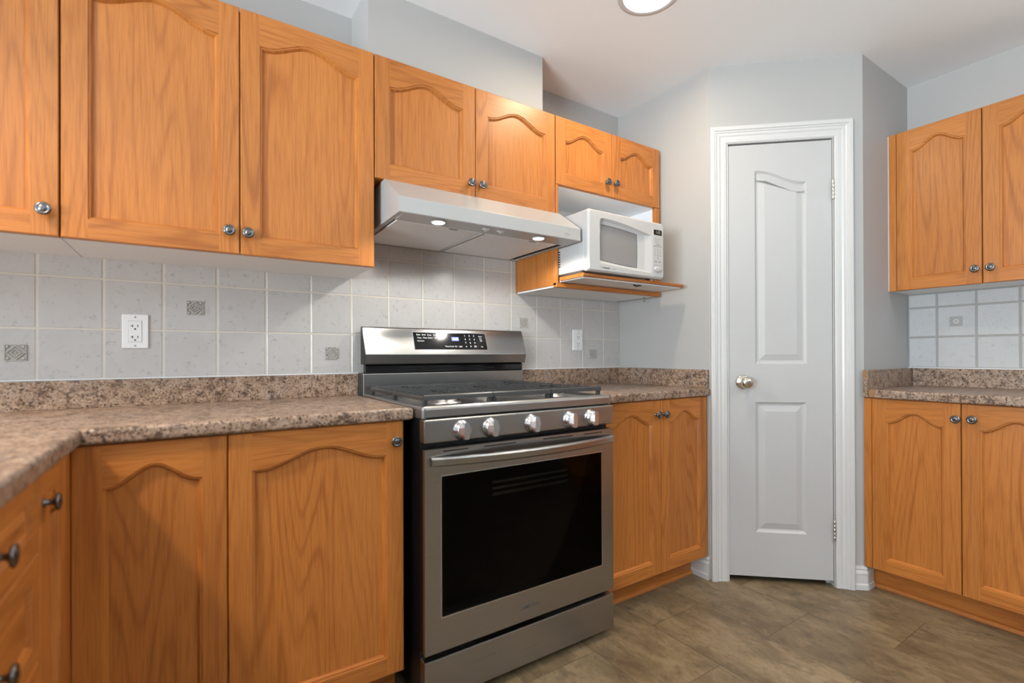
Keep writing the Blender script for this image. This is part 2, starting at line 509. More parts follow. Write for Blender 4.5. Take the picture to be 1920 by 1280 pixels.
BID = [0]
def panel_door(parent, x0, x1, z0, z1, yf, thick=0.02, stile=0.052, shoulder=0.097, peak=0.052, arch=True, name='door', upright=True, rail=None):
    """oak door with an arched or a square flat panel, its face at y = yf"""
    mb = MB(); c = 0.0022
    BID[0] += 7
    mv, mh = 'oak_upright', 'oak_level'
    rail = rail or stile
    def top(t):
        if not arch: return z1 - rail
        k = min(1.0, max(0.0, (t - 0.03)/0.94))
        return z1 - shoulder + (shoulder - peak)*(0.5 - 0.5*math.cos(2*PI*k))
    prof = [(0.0015, 0.0028), (0.005, 0.0030), (0.0075, 0.0065), (0.0105, 0.0118)]
    if not upright:
        prof = [(0.002, 0.003), (0.006, 0.0035), (0.009, 0.008), (0.013, 0.008), (0.024, 0.004)]
    zone(mb, x0+c, x1-c, z0+c, z1-c, x0+stile, x1-stile, z0+rail, top, yf, prof, mv if upright else 'oak_level', mh, mv if upright else 'oak_level', 28 if arch else 1, BID[0])
    o = [(x0, z0), (x1, z0), (x1, z1), (x0, z1)]; i_ = [(x0+c, z0+c), (x1-c, z0+c), (x1-c, z1-c), (x0+c, z1-c)]
    for k in range(4):
        j = (k+1) % 4
        mm = mh if k in (0, 2) else mv
        mb.face([(o[k][0], yf+c, o[k][1]), (o[j][0], yf+c, o[j][1]), (i_[j][0], yf, i_[j][1]), (i_[k][0], yf, i_[k][1])], mm)
        mb.face([(o[k][0], yf+thick, o[k][1]), (o[j][0], yf+thick, o[j][1]), (o[j][0], yf+c, o[j][1]), (o[k][0], yf+c, o[k][1])], mm)
    mb.face([(x0, yf+thick, z0), (x0, yf+thick, z1), (x1, yf+thick, z1), (x1, yf+thick, z0)], mv)
    return mb.build(name, parent)

def cab_knob(parent, x, z, yf):
    mb = MB()
    mb.lathe([(0.0075, 0.0), (0.0075, 0.0015), (0.0055, 0.003), (0.0045, 0.010), (0.006, 0.014), (0.0135, 0.0165), (0.0158, 0.0185),
              (0.0158, 0.0205), (0.0135, 0.0225), (0.0105, 0.0228), (0.0100, 0.0222), (0.0085, 0.0222), (0.0070, 0.0240), (0.0030, 0.0248), (0.0012, 0.0244)],
             (x, yf, z), (0, -1, 0), 'pewter', 28)
    return mb.build('knob', parent, 'round ringed pewter knob')

# ------------------------------------------------------------------ the room
def wall_obj(name, mb):
    return struct(mb.build(name))
XL, XR, YB = -3.4, 2.458, -4.9
m = MB(); m.box(XL, XR + 0.0, YB, 0.0, FZ - 0.06, FZ, 'vinyl_floor'); struct(m.build('floor'))
m = MB(); m.box(XL - 0.1, XR + 0.1, YB - 0.1, 0.1, CEIL, CEIL + 0.08, 'ceiling_paint'); struct(m.build('ceiling'))
m = MB(); m.box(XL - 0.1, XR + 0.1, 0.0, 0.1, FZ - 0.06, CEIL, 'wall_paint'); wall_obj('wall_front', m)
m = MB()   # right wall; its unseen window opening is added to brighten the ceiling
m.box(XR, XR + 0.1, YB, -4.25, FZ - 0.06, CEIL, 'wall_paint'); m.box(XR, XR + 0.1, -2.85, 0.0, FZ - 0.06, CEIL, 'wall_paint')
m.box(XR, XR + 0.1, -4.25, -2.85, FZ - 0.06, 0.80, 'wall_paint'); m.box(XR, XR + 0.1, -4.25, -2.85, 2.10, CEIL, 'wall_paint')
wall_obj('wall_right', m)
m = MB()   # wall on the far left with an added, unseen window opening
m.box(XL - 0.1, XL, YB, -3.55, FZ - 0.06, CEIL, 'wall_paint'); m.box(XL - 0.1, XL, -1.65, 0.0, FZ - 0.06, CEIL, 'wall_paint')
m.box(XL - 0.1, XL, -3.55, -1.65, FZ - 0.06, 0.80, 'wall_paint'); m.box(XL - 0.1, XL, -3.55, -1.65, 2.10, CEIL, 'wall_paint')
wall_obj('wall_left', m)
m = MB()   # wall behind the camera with an added, unseen patio opening
m.box(XL, -0.95, YB - 0.1, YB, FZ - 0.06, CEIL, 'wall_paint'); m.box(2.05, XR, YB - 0.1, YB, FZ - 0.06, CEIL, 'wall_paint')
m.box(-0.95, 2.05, YB - 0.1, YB, 2.20, CEIL, 'wall_paint'); m.box(-0.95, 2.05, YB - 0.1, YB, FZ - 0.06, 0.12, 'wall_paint')
wall_obj('wall_back', m)
def window(name, horiz, a0, a1, z0, z1, pos, thick=0.06):  # unseen frames and panes, added to go with the stand-in daylight lamps
    mb = MB(); w = 0.06; pane = MB()
    bars = [(a0, a0+w, z0, z1), (a1-w, a1, z0, z1), (a0+w, a1-w, z0, z0+w), (a0+w, a1-w, z1-w, z1), ((a0+a1)/2 - w/2, (a0+a1)/2 + w/2, z0+w, z1-w)]
    for b0, b1, c0, c1 in bars:
        if horiz: mb.box(b0, b1, pos, pos+thick, c0, c1, 'trim_paint')
        else: mb.box(pos, pos+thick, b0, b1, c0, c1, 'trim_paint')
    fr = struct(mb.build(name))
    q = pos + thick/2
    if horiz: pane.box(a0+w, a1-w, q-0.003, q+0.003, z0+w, z1-w, 'clear_glass')
    else: pane.box(q-0.003, q+0.003, a0+w, a1-w, z0+w, z1-w, 'clear_glass')
    pane.build('added_window_pane', fr)
window('added_window_1', True, -0.95, 2.05, 0.12, 2.20, YB - 0.08)
window('added_window_2', False, -3.55, -1.65, 0.80, 2.10, XL - 0.08)
window('added_window_3', False, -4.25, -2.85, 0.80, 2.10, XR + 0.02)

# the box of wall above the range hood
m = MB(); m.box(-0.0214, 0.7636, -0.2141, 0.0, 2.102, CEIL, 'wall_paint'); wall_obj('wall_soffit', m)

# pantry corner: side wall, slanting wall with the door, return wall
PX, PY, QX, QY = 1.456, -0.573, 1.945, -1.0115
LD = math.hypot(QX - PX, QY - PY)
ANG = math.atan2(QY - PY, QX - PX)
m = MB(); m.box(PX, PX + 0.08, PY + 0.02, 0.0, FZ - 0.06, CEIL, 'wall_paint')
m.face([(PX, PY, FZ-0.06), (PX, PY, CEIL), (PX, PY + 0.02, CEIL), (PX, PY + 0.02, FZ-0.06)], 'wall_paint')
wall_obj('wall_pantry_left', m)
m = MB(); m.box(QX, XR, QY, QY + 0.08, FZ - 0.06, CEIL, 'wall_paint'); wall_obj('wall_pantry_right', m)
S0, S1, DTOP = 0.0805, 0.532, 2.038       # door opening along the slanting wall
def dmap(p):   # local frame of the slanting wall: x along it, -y out of it, z up
    ca, sa = math.cos(ANG), math.sin(ANG)
    return Vector((PX + p.x*ca - p.y*sa, PY + p.x*sa + p.y*ca, p.z))
m = MB()
m.box(0.0, S0, 0.0, 0.09, FZ - 0.06, CEIL, 'wall_paint'); m.box(S1, LD, 0.0, 0.09, FZ - 0.06, CEIL, 'wall_paint')
m.box(S0, S1, 0.0, 0.09, DTOP, CEIL, 'wall_paint')
struct(m.map(dmap).build('wall_pantry_diagonal'))

# casing round the door, profile stepped towards the opening
def casing(mb):
    w = 0.0735
    prof = [(0.0, 0.0), (0.0, 0.020), (0.004, 0.0225), (0.018, 0.0225), (0.021, 0.0185), (0.026, 0.0185), (0.030, 0.0150), (0.040, 0.0150),
            (0.046, 0.0115), (0.058, 0.0125), (w - 0.004, 0.0110), (w, 0.008), (w, 0.0)]
    o0, o1, ot = S0 - w - 0.002, S1 + w + 0.004, DTOP + w - 0.001
    def ring(i): return [(o0 + prof[i][0], -prof[i][1], FZ), (o0 + prof[i][0], -prof[i][1], ot - prof[i][0]), (o1 - prof[i][0], -prof[i][1], ot - prof[i][0]), (o1 - prof[i][0], -prof[i][1], FZ)]
    for i in range(len(prof) - 1):
        a, b = ring(i), ring(i+1)
        for k in range(3): mb.face([a[k], b[k], b[k+1], a[k+1]][::-1], 'trim_paint')
m = MB(); casing(m)
m.box(S0 - 0.001, S0 + 0.004, -0.006, 0.09, FZ, DTOP, 'trim_paint'); m.box(S1 - 0.0005, S1 + 0.001, -0.006, 0.09, FZ, DTOP, 'trim_paint')
m.box(S0, S1, -0.006, 0.09, DTOP - 0.004, DTOP, 'trim_paint')
m.box(S0 + 0.004, S0 + 0.016, 0.040, 0.052, FZ, DTOP, 'trim_paint'); m.box(S1 - 0.016, S1, 0.040, 0.052, FZ, DTOP, 'trim_paint')
struct(m.map(dmap).build('trim_1'))

# the pantry door: a thing that swings, with its moulded panels, knob and hinges
D0, D1, DZ0, DZ1 = 0.0870, 0.5285, 0.0470, 2.0270
door = struct(thing('door_1', 'narrow white two-panel pantry door with round nickel knob', 'door', (PX, PY, 0), ANG))
m = MB()
yf = 0.0015
prof = [(0.004, 0.0035), (0.010, 0.0075), (0.016, 0.0085), (0.043, 0.0015), (0.046, 0.0015)]
def swoop(t):
    k = min(1.0, max(0.0, (t - 0.04)/0.92))
    return 1.906 - 0.060*(0.5 - 0.5*math.cos(PI*k))
zone(m, D0, D1, 0.930, DZ1, 0.2025, 0.4235, 1.020, swoop, yf, prof, 'door_paint', 'door_paint', 'door_paint', 24)
zone(m, D0, D1, DZ0, 0.930, 0.2025, 0.4195, 0.249, lambda t: 0.8455, yf, prof, 'door_paint', 'door_paint', 'door_paint', 1)
for pts in ([(D0, DZ0), (D0, DZ1)], [(D0, DZ1), (D1, DZ1)], [(D1, DZ1), (D1, DZ0)], [(D1, DZ0), (D0, DZ0)]):
    (a, b), (c, d) = pts
    m.face([(a, yf, b), (c, yf, d), (c, yf + 0.035, d), (a, yf + 0.035, b)], 'door_paint')
m.face([(D0, yf + 0.035, DZ0), (D0, yf + 0.035, DZ1), (D1, yf + 0.035, DZ1), (D1, yf + 0.035, DZ0)], 'door_paint')
m.build('door_slab', door)
m = MB()
m.lathe([(0.033, 0.0), (0.033, 0.004), (0.029, 0.008), (0.016, 0.010), (0.011, 0.014), (0.011, 0.030), (0.016, 0.036), (0.0235, 0.044), (0.0265, 0.054),
         (0.0255, 0.064), (0.0205, 0.071), (0.010, 0.0745), (0.002, 0.075)], (0.1485, yf, 0.9365), (0, -1, 0), 'satin_nickel', 32)
m.build('door_knob', door, 'round polished nickel door knob')
for zc, lab in ((1.802, None), (0.275, 'hinge flecked with paint')):
    m = MB()
    for k in range(5):
        z0 = zc - 0.043 + k*0.0174
        m.lathe([(0.0058, 0.0), (0.0064, 0.001), (0.0064, 0.0158), (0.0058, 0.0168)], (D1 + 0.0035, -0.0050, z0), (0, 0, 1), 'hinge_metal', 14)
    m.lathe([(0.003, 0), (0.0045, 0.002), (0.002, 0.005)], (D1 + 0.0035, -0.0050, zc + 0.044), (0, 0, 1), 'hinge_metal', 12)
    m.build('hinge', door, lab)

# baseboards beside the casing
BBP = [(0.0, 0.0), (0.016, 0.0), (0.016, 0.022), (0.0125, 0.028), (0.0125, 0.066), (0.0145, 0.070), (0.0125, 0.078), (0.0085, 0.084), (0.0105, 0.092), (0.007, 0.100), (0.0, 0.103)]
def base_run(mb, p, q, sgn=1):
    """moulded board along the floor from p to q; sgn picks the side it stands out to"""
    p, q = Vector((*p, FZ)), Vector((*q, FZ)); d = (q - p).normalized(); n = Vector((d.y, -d.x, 0))*sgn
    r = [[a + n*o + Vector((0, 0, z)) for o, z in BBP] for a in (p, q)]
    k = len(BBP)
    for i in range(k - 1):
        mb.face([r[0][i], r[1][i], r[1][i+1], r[0][i+1]] if sgn > 0 else [r[0][i], r[0][i+1], r[1][i+1], r[1][i]], 'trim_paint')
    mb.face(r[0], 'trim_paint'); mb.face(r[1][::-1], 'trim_paint')
m = MB(); base_run(m, (PX - 0.0005, -0.47), (PX - 0.0005, PY - 0.002)); struct(m.build('baseboard_left'))
m = MB()
ca, sa = math.cos(ANG), math.sin(ANG)
base_run(m, (PX + ca*0.6125, PY + sa*0.6125), (QX + ca*0.004, QY + sa*0.004))
base_run(m, (QX - 0.002, QY - 0.0005), (2.004, QY - 0.0005))
struct(m.build('baseboard_right'))

# ------------------------------------------------------------------ wall tiles
def tiled(mb, us, zs, fn, g, m_tile, m_grout, depth=0.006, skip=None):
    """square tiles with rounded edges set in grout; fn maps (u, out, z) to a point"""
    b = 0.0022
    mb.board = 0
    u0, u1, z0, z1 = us[0], us[-1], zs[0], zs[-1]
    q = [(u0, z0), (u1, z0), (u1, z1), (u0, z1)]
    mb.face([fn(u, depth - 0.0014, z) for u, z in q], m_grout)
    for k in range(4):
        (a, c), (d, e) = q[k], q[(k+1) % 4]
        mb.face([fn(a, 0, c), fn(d, 0, e), fn(d, depth - 0.0014, e), fn(a, depth - 0.0014, c)], m_grout)
    i = 0
    for ua, ub in zip(us[:-1], us[1:]):
        for za, zb in zip(zs[:-1], zs[1:]):
            i += 1; mb.board = i
            a0, a1, c0, c1 = ua + g/2, ub - g/2, za + g/2, zb - g/2
            if a1 - a0 < 0.008 or c1 - c0 < 0.008: continue
            lo = [(a0, c0), (a1, c0), (a1, c1), (a0, c1)]; hi = [(a0+b, c0+b), (a1-b, c0+b), (a1-b, c1-b), (a0+b, c1-b)]
            mb.face([fn(u, depth, z) for u, z in hi], m_tile)
            for k in range(4):
                j = (k+1) % 4
                mb.face([fn(*(lo[k][0], depth - 0.0015, lo[k][1])), fn(lo[j][0], depth - 0.0015, lo[j][1]), fn(hi[j][0], depth, hi[j][1]), fn(hi[k][0], depth, hi[k][1])], m_tile, True)

bs = thing('tile_backsplash', 'beige stone-look square wall tiles behind the stove with small embossed accents', 'backsplash', (0, -0.0004, 0))
m = MB()
us = [-1.75] + [0.1228 + 0.1508*k for k in range(-12, 9)] + [1.4545]
tiled(m, us[:-5], [0.9955, 1.148, 1.303, 1.458, 1.613, 1.664], lambda u, o, z: (u, -o, z), 0.005, 'tile_glaze', 'grout_cream')
tiled(m, [us[-6], 0.7572], [1.357, 1.458, 1.613, 1.664], lambda u, o, z: (u, -o, z), 0.005, 'tile_glaze', 'grout_cream')
tiled(m, us[-6:], [0.9955, 1.148, 1.303, 1.357], lambda u, o, z: (u, -o, z), 0.005, 'tile_glaze', 'grout_cream')
m.build('tile_field', bs)
m = MB(); m.box(-1.75, 0.0, -0.010, 0.0, 0.9935, 0.9972, 'caulk'); m.box(0.764, 1.4545, -0.010, 0.0, 0.9935, 0.9972, 'caulk'); m.build('caulk_line', bs)
def accent(parent, u, z, s, fn, name='accent_tile', m0='accent_glaze'):
    mb = MB(); h = s/2
    def plate(a, o0, o1, mm, rot=0.0, thin=None):
        pts = []
        for k in range(4):
            t = rot + PI/4 + k*PI/2
            pts.append((u + a*math.sqrt(2)*math.cos(t), z + a*math.sqrt(2)*math.sin(t)))
        mb.face([fn(p[0], o1, p[1]) for p in pts], mm)
        for k in range(4):
            j = (k+1) % 4
            mb.face([fn(pts[k][0], o0, pts[k][1]), fn(pts[j][0], o0, pts[j][1]), fn(pts[j][0], o1, pts[j][1]), fn(pts[k][0], o1, pts[k][1])], mm)
    def ringsq(a, w, rot, o0, o1, mm):
        for k in range(4):
            t0 = rot + PI/4 + k*PI/2; t1 = t0 + PI/2
            q = math.sqrt(2)
            A = [(u + r*q*math.cos(t), z + r*q*math.sin(t)) for r, t in ((a, t0), (a, t1), (a - w, t1), (a - w, t0))]
            mb.face([fn(p[0], o1, p[1]) for p in A], mm)
            mb.face([fn(A[0][0], o0, A[0][1]), fn(A[1][0], o0, A[1][1]), fn(A[1][0], o1, A[1][1]), fn(A[0][0], o1, A[0][1])], mm)
            mb.face([fn(A[2][0], o0, A[2][1]), fn(A[3][0], o0, A[3][1]), fn(A[3][0], o1, A[3][1]), fn(A[2][0], o1, A[2][1])], mm)
    if m0 == 'accent_glaze':
        plate(h, 0.0055, 0.0066, m0)
        ringsq(h, 0.0022, 0, 0.0066, 0.0098, m0)
        ringsq(h*0.66, 0.0032, PI/4, 0.0066, 0.0102, m0)
        ringsq(h*0.40, 0.0028, PI/4, 0.0066, 0.0098, m0)
        plate(h*0.12, 0.0066, 0.0100, m0, PI/4)
        for sx in (-1, 1):
            for sz in (-1, 1):
                mb.lathe([(0.0048, 0), (0.004, 0.0026), (0.001, 0.0034)], fn(u + sx*h*0.72, 0.0066, z + sz*h*0.72), Vector(fn(0, 1, 0)) - Vector(fn(0, 0, 0)), m0, 10)
    else:
        plate(h, 0.0055, 0.0068, m0)
        nrm = Vector(fn(0, 1, 0)) - Vector(fn(0, 0, 0))
        mb.lathe([(0.0055, 0.0), (0.0065, 0.0012), (0.0095, 0.0012), (0.0105, 0.0)], fn(u, 0.0068, z), nrm, 'accent_flower', 16, True, (False, False))
        for k in range(6):
            t = k*PI/3
            mb.lathe([(0.0034, 0), (0.0026, 0.0012), (0.0006, 0.0015)], fn(u + 0.0085*math.cos(t), 0.0068, z + 0.0085*math.sin(t)), nrm, 'accent_flower', 8)
    return mb.build(name, parent)
for k, zz in ((-0.977, 1.0765), (-0.5446, 1.2265), (-0.1014, 1.0740), (0.7992, 1.2210), (1.2519, 1.0690)):
    accent(bs, k, zz, 0.047, lambda u, o, z: (u, -o, z))

bs2 = thing('tile_backsplash', 'pale marble-look wall tiles with wide grey grout on the right wall', 'backsplash', (XR - 0.0004, 0, 0))
m = MB()
fnr = lambda u, o, z: (-o, -u, z)
tiled(m, [1.0125, 1.125, 1.267, 1.409, 1.551, 1.693, 1.835, 1.977, 2.119, 2.261, 2.40], [0.9955, 1.1445, 1.290, 1.3575], fnr, 0.0085, 'tile_glaze_pale', 'grout_grey')
m.build('tile_field', bs2)
m = MB(); m.box(-0.010, 0.0, -2.40, -1.0125, 0.9935, 0.9972, 'caulk'); m.build('caulk_line', bs2)
accent(bs2, 1.1965, 1.2165, 0.047, fnr, 'accent_tile', 'accent_grey')['label'] = 'grey accent square with a pale flower ring'

# ------------------------------------------------------------------ outlets
def outlet(label, x0, x1, z0, z1, decora):
    xc, zc = (x0+x1)/2, (z0+z1)/2
    t = thing('wall_outlet', label, 'outlet', (xc, -0.0068, zc), group=None)
    w, h = (x1-x0)/2, (z1-z0)/2
    m = MB(); m.box(-w, w, -0.006, 0.0, -h, h, 'outlet_plastic', 0.0025, 3); m.build('cover_plate', t)
    m = MB(); sl = MB()
    m.box(-0.0173, 0.0173, -0.0063, -0.0055, -0.0338, 0.0338, 'screw_grey')
    m.box(-0.0165, 0.0165, -0.0078, -0.0055, -0.033, 0.033, 'outlet_plastic', 0.0008, 2)
    for dz in (0.0155, -0.0195):
        for sx in (-1, 1):
            if not decora or sx > 0: sl.box(sx*0.0065 - 0.0011, sx*0.0065 + 0.0011, -0.0082, -0.0076, dz - 0.002, dz + 0.0055, 'slot_black')
            else:
                sl.box(-0.0076, -0.0054, -0.0082, -0.0076, dz - 0.002, dz + 0.0055, 'slot_black')
                sl.box(-0.0112, -0.0076, -0.0082, -0.0076, dz + 0.0008, dz + 0.0030, 'slot_black')
        sl.lathe([(0.0026, 0), (0.0026, 0.0006)], (0, -0.0076, dz - 0.0078), (0, -1, 0), 'slot_black', 12)
    r = m.build('receptacle', t)
    sl.build('slots', r)
    for dz in (h*0.84, -h*0.84):
        m = MB(); m.lathe([(0.0028, 0), (0.0026, 0.0007), (0.0012, 0.0010)], (0, -0.0058, dz), (0, -1, 0), 'screw_grey', 12); m.build('screw', t)
outlet('white rectangular wall outlet on the tiles left of the stove', -0.7375, -0.670, 1.0895, 1.1975, True)
outlet('white wall outlet on the tiles right of the stove, under the microwave shelf', 1.1090, 1.1770, 1.0870, 1.1955, False)

# ------------------------------------------------------------------ wall cabinets
UF = -0.3132; ZT = 2.099; ZB = 1.3662; GAP = 0.0015
def wall_cab(label, x0, x1, zb, zt, doors, knobs, loc=(0, 0, 0), rz=0.0, yf=UF, bottom=True, cat='cabinet', group=None, side_fill=0.0):
    """doors: x limits; knobs: (door index, x, z)"""
    t = thing('wall_cabinet', label, cat, loc, rz, group)
    m = MB()
    m.box(x0 + 0.001, x1 - 0.001, yf + 0.0205, -0.003, zb + (0.012 if bottom else 0.0), zt - 0.001, 'oak_upright')
    m.build('carcass', t)
    if bottom:
        b = MB(); b.box(x0 + 0.001, x1 - 0.001, yf + 0.0205, -0.003, zb, zb + 0.0118, 'melamine'); b.build('bottom_panel', t, 'white cabinet underside')
    ds = [panel_door(t, a + GAP, b - GAP, zb, zt, yf) for a, b in doors]
    for i, kx, kz in knobs: cab_knob(ds[i], kx, kz, yf)
    return t
wall_cab('oak wall cabinet with one knobbed door, cut off by the left picture edge', -1.262, -0.8324, ZB, ZT, [(-1.262, -0.8324)], [(0, -0.8593, 1.4285)], group='oak wall cabinets')
wall_cab('large oak wall cabinet with two tall arched doors left of the range hood', -0.8316, -0.0314, ZB, ZT, [(-0.8316, -0.4345), (-0.4345, -0.0314)], [(0, -0.4634, 1.4300), (1, -0.4143, 1.4285)], group='oak wall cabinets')
wall_cab('short oak wall cabinet with two arched doors above the range hood', -0.0306, 0.7572, 1.674, ZT, [(-0.0306, 0.3645), (0.3645, 0.7572)], [(0, 0.3380, 1.7220), (1, 0.3870, 1.7215)], group='oak wall cabinets', bottom=False)
# cabinet with the open microwave niche
t = thing('microwave_cabinet', 'oak wall cabinet with two small arched doors above the open microwave shelf', 'cabinet', (0, 0, 0), group='oak wall cabinets')
x0, x1, zd = 0.7584, 1.4292, 1.8030
m = MB(); m.box(x0, x1, UF + 0.0205, -0.003, zd + 0.0125, ZT - 0.001, 'oak_upright'); m.build('carcass', t)
m = MB(); m.box(x0 + 0.016, x1 - 0.016, UF + 0.0205, -0.003, zd, zd + 0.012, 'melamine'); m.build('niche_ceiling', t, 'white niche ceiling')
m = MB(); m.box(x0 + 0.016, x1 - 0.016, -0.012, -0.003, 1.387, zd, 'melamine'); m.build('niche_back', t, 'white niche back')
m = MB(); m.box(x0, x0 + 0.016, UF + 0.0205, -0.0068, 1.366, zd + 0.012, 'oak_upright', fm={'x+': 'melamine'}); m.build('side_panel', t)
m = MB(); m.box(x1 - 0.016, x1, UF + 0.0205, -0.003, 1.366, zd + 0.012, 'oak_upright', fm={'x-': 'melamine'}); m.build('side_panel', t)
m = MB(); m.box(x1 - 0.033, x1, UF + 0.001, UF + 0.020, 1.358, zd - 0.001, 'oak_upright', 0.001, 1); m.build('stile', t)
m = MB(); m.box(x0, x0 + 0.014, UF + 0.001, UF + 0.020, 1.366, zd - 0.001, 'oak_upright', 0.001, 1); m.build('stile', t)
m = MB(); m.box(x0, x1, UF - 0.001, UF + 0.020, 1.357, 1.3765, 'oak_level', 0.0015, 1); m.build('bottom_rail', t)
m = MB(); m.box(x0 + 0.004, x1 - 0.001, UF + 0.0205, -0.0068, 1.359, 1.3655, 'melamine'); m.build('bottom_panel', t, 'white cabinet underside')
# deep shelf board with oak edging, made to carry the microwave
sy = -0.470
m = MB(); m.box(0.787, 1.398, sy + 0.012, -0.013, 1.380, 1.3865, 'melamine'); m.box(0.787, 1.398, sy + 0.010, UF - 0.002, 1.3840, 1.3995, 'melamine')
m.prism([(sy, 1.3865), (sy, 1.3965), (sy + 0.004, 1.3995), (sy + 0.02, 1.3995), (sy + 0.02, 1.3840), (sy + 0.004, 1.3840)], 0.775, 1.408, 'oak_level')
m.box(0.775, 0.789, sy + 0.02, UF - 0.002, 1.3840, 1.3995, 'oak_level')
m.box(1.396, 1.408, sy + 0.02, UF - 0.002, 1.3840, 1.3995, 'oak_level')
sh = m.build('shelf', t, 'deep shelf board with oak edging under the microwave')
m = MB(); m.box(-0.028, 0.028, -0.009, 0.009, -0.004, 0.0, 'screw_grey', 0.001, 1)
m.tube([(-0.024, -0.004, -0.005), (0.0, 0.004, -0.009), (0.024, -0.004, -0.005)], 0.0025, 'black_enamel')
o = m.build('catch', sh, 'dark metal catch'); o.location = (1.135, -0.425, 1.3838)
d1 = panel_door(t, 0.7584 + GAP, 1.0965 - GAP, zd, ZT, UF); d2 = panel_door(t, 1.0965 + GAP, 1.4292 - GAP, zd, ZT, UF)
cab_knob(d1, 1.0573, 1.8630, UF); cab_knob(d2, 1.1124, 1.8650, UF)

# cabinet on the right wall: local x runs towards the viewer
RW = -R(90)
RX = 2.218
t = wall_cab('oak wall cabinet with arched doors on the right wall above the pale tiles', 0.0, 0.8835, 1.3595, ZT, [(0.030, 0.3290), (0.3290, 0.632), (0.632, 0.8835)],
             [(0, 0.3088, 1.4225), (1, 0.3564, 1.4220)], (XR, QY - 0.0005, 0), RW, yf=-(XR - RX), group='oak wall cabinets')
m = MB(); m.box(0.002, 0.030, -(XR - RX) + 0.0015, -(XR - RX) + 0.0205, 1.3595, ZT - 0.001, 'oak_upright', 0.001, 1); m.build('filler_strip', t)
m = MB(); m.box(-0.0, 0.0022, -(XR - RX) - 0.0025, -(XR - RX) + 0.004, 1.36, ZT - 0.002, 'caulk'); m.build('caulk_line', t)

# ------------------------------------------------------------------ base cabinets
BF = -0.5642; BZ0 = 0.1255; BZ1 = 0.8710
def toe(t, x0, x1, yf, depth=0.085):
    m = MB(); m.box(x0, x1, yf + depth, yf + depth + 0.016, FZ + 0.0005, BZ0 - 0.001, 'oak_level')
    m.prism([(yf + depth, FZ + 0.0005), (yf + depth - 0.013, FZ + 0.0005), (yf + depth - 0.012, FZ + 0.007), (yf + depth - 0.007, FZ + 0.013), (yf + depth, FZ + 0.016)], x0, x1, 'oak_level')
    m.build('toe_kick', t)
def base_cab(label, x0, x1, doors, knobs, loc=(0, 0, 0), rz=0.0, yf=BF, name='base_cabinet', drawers=(), toe_x=None, group='oak base cabinets'):
    t = thing(name, label, 'cabinet', (loc[0], loc[1], FZ), rz, group)
    t.location.z = 0.0
    m = MB(); m.box(x0 + 0.001, x1 - 0.001, yf + 0.0205, -0.004, BZ0 - 0.0005, BZ1 - 0.0005, 'oak_upright'); m.build('carcass', t)
    tx = toe_x or (x0, x1)
    toe(t, tx[0], tx[1], yf)
    ds = [panel_door(t, a + GAP, b - GAP, BZ0, BZ1 - 0.001, yf) for a, b in doors]
    for i, kx, kz in knobs: cab_knob(ds[i], kx, kz, yf)
    for a, b, z0, z1 in drawers:
        d = panel_door(t, a + GAP, b - GAP, z0, z1, yf, arch=False, name='drawer_front', upright=False, stile=0.042, rail=0.036)
        cab_knob(d, (a + b)/2, (z0 + z1)/2, yf)
    return t
base_cab('oak corner base cabinet with two wide arched doors left of the stove', -0.7735, -0.0245, [(-0.7752, -0.4809), (-0.4809, -0.0245)], [(1, -0.0534, 0.8123)])
base_cab('narrow oak base cabinet with two arched doors between stove and pantry door', 0.7655, 1.4545, [(0.7685, 1.1301), (1.1301, 1.4545)], [(0, 1.0982, 0.8087), (1, 1.1495, 0.8074)])
base_cab('oak base cabinet with arched doors under the right wall counter', 0.0, 1.36, [(0.030, 0.3285), (0.3285, 0.634), (0.634, 0.99), (0.99, 1.36)],
         [(0, 0.3160, 0.8095), (1, 0.3640, 0.8125)], (XR, QY - 0.0005, 0), RW, yf=-(XR - 1.936), toe_x=(0.0, 1.36))
t = [o for o in C.objects if o.name.startswith('base_cabinet') and o.parent is None][-1]
m = MB(); m.box(0.001, 0.030, -(XR - 1.936) + 0.0015, -(XR - 1.936) + 0.0205, BZ0, BZ1 - 0.001, 'oak_upright', 0.001, 1); m.build('filler_strip', t)
# left run, faces to +X; local x runs towards the corner
LW = R(90); LXW = -1.332; LF = -(-0.772 - LXW)
base_cab('narrow one-door oak base cabinet in the corner beside the drawers', -0.829, -0.566, [(-0.829, -0.622)], [(0, -0.8035, 0.8100)], (LXW, 0, 0), LW, yf=LF)
t = [o for o in C.objects if o.name.startswith('base_cabinet') and o.parent is None][-1]
m = MB(); m.box(-0.6205, -0.5446, LF + 0.002, LF + 0.0205, BZ0, BZ1 - 0.001, 'oak_upright', 0.001, 1); m.build('filler_strip', t)
base_cab('oak drawer cabinet with knobbed drawers at the lower left edge of the picture', -1.300, -0.830, [], [], (LXW, 0, 0), LW, yf=LF, name='drawer_cabinet',
         drawers=[(-1.300, -0.830, 0.7380, 0.8695), (-1.300, -0.830, 0.5560, 0.7350), (-1.300, -0.830, 0.3450, 0.5530), (-1.300, -0.830, 0.1255, 0.3420)])

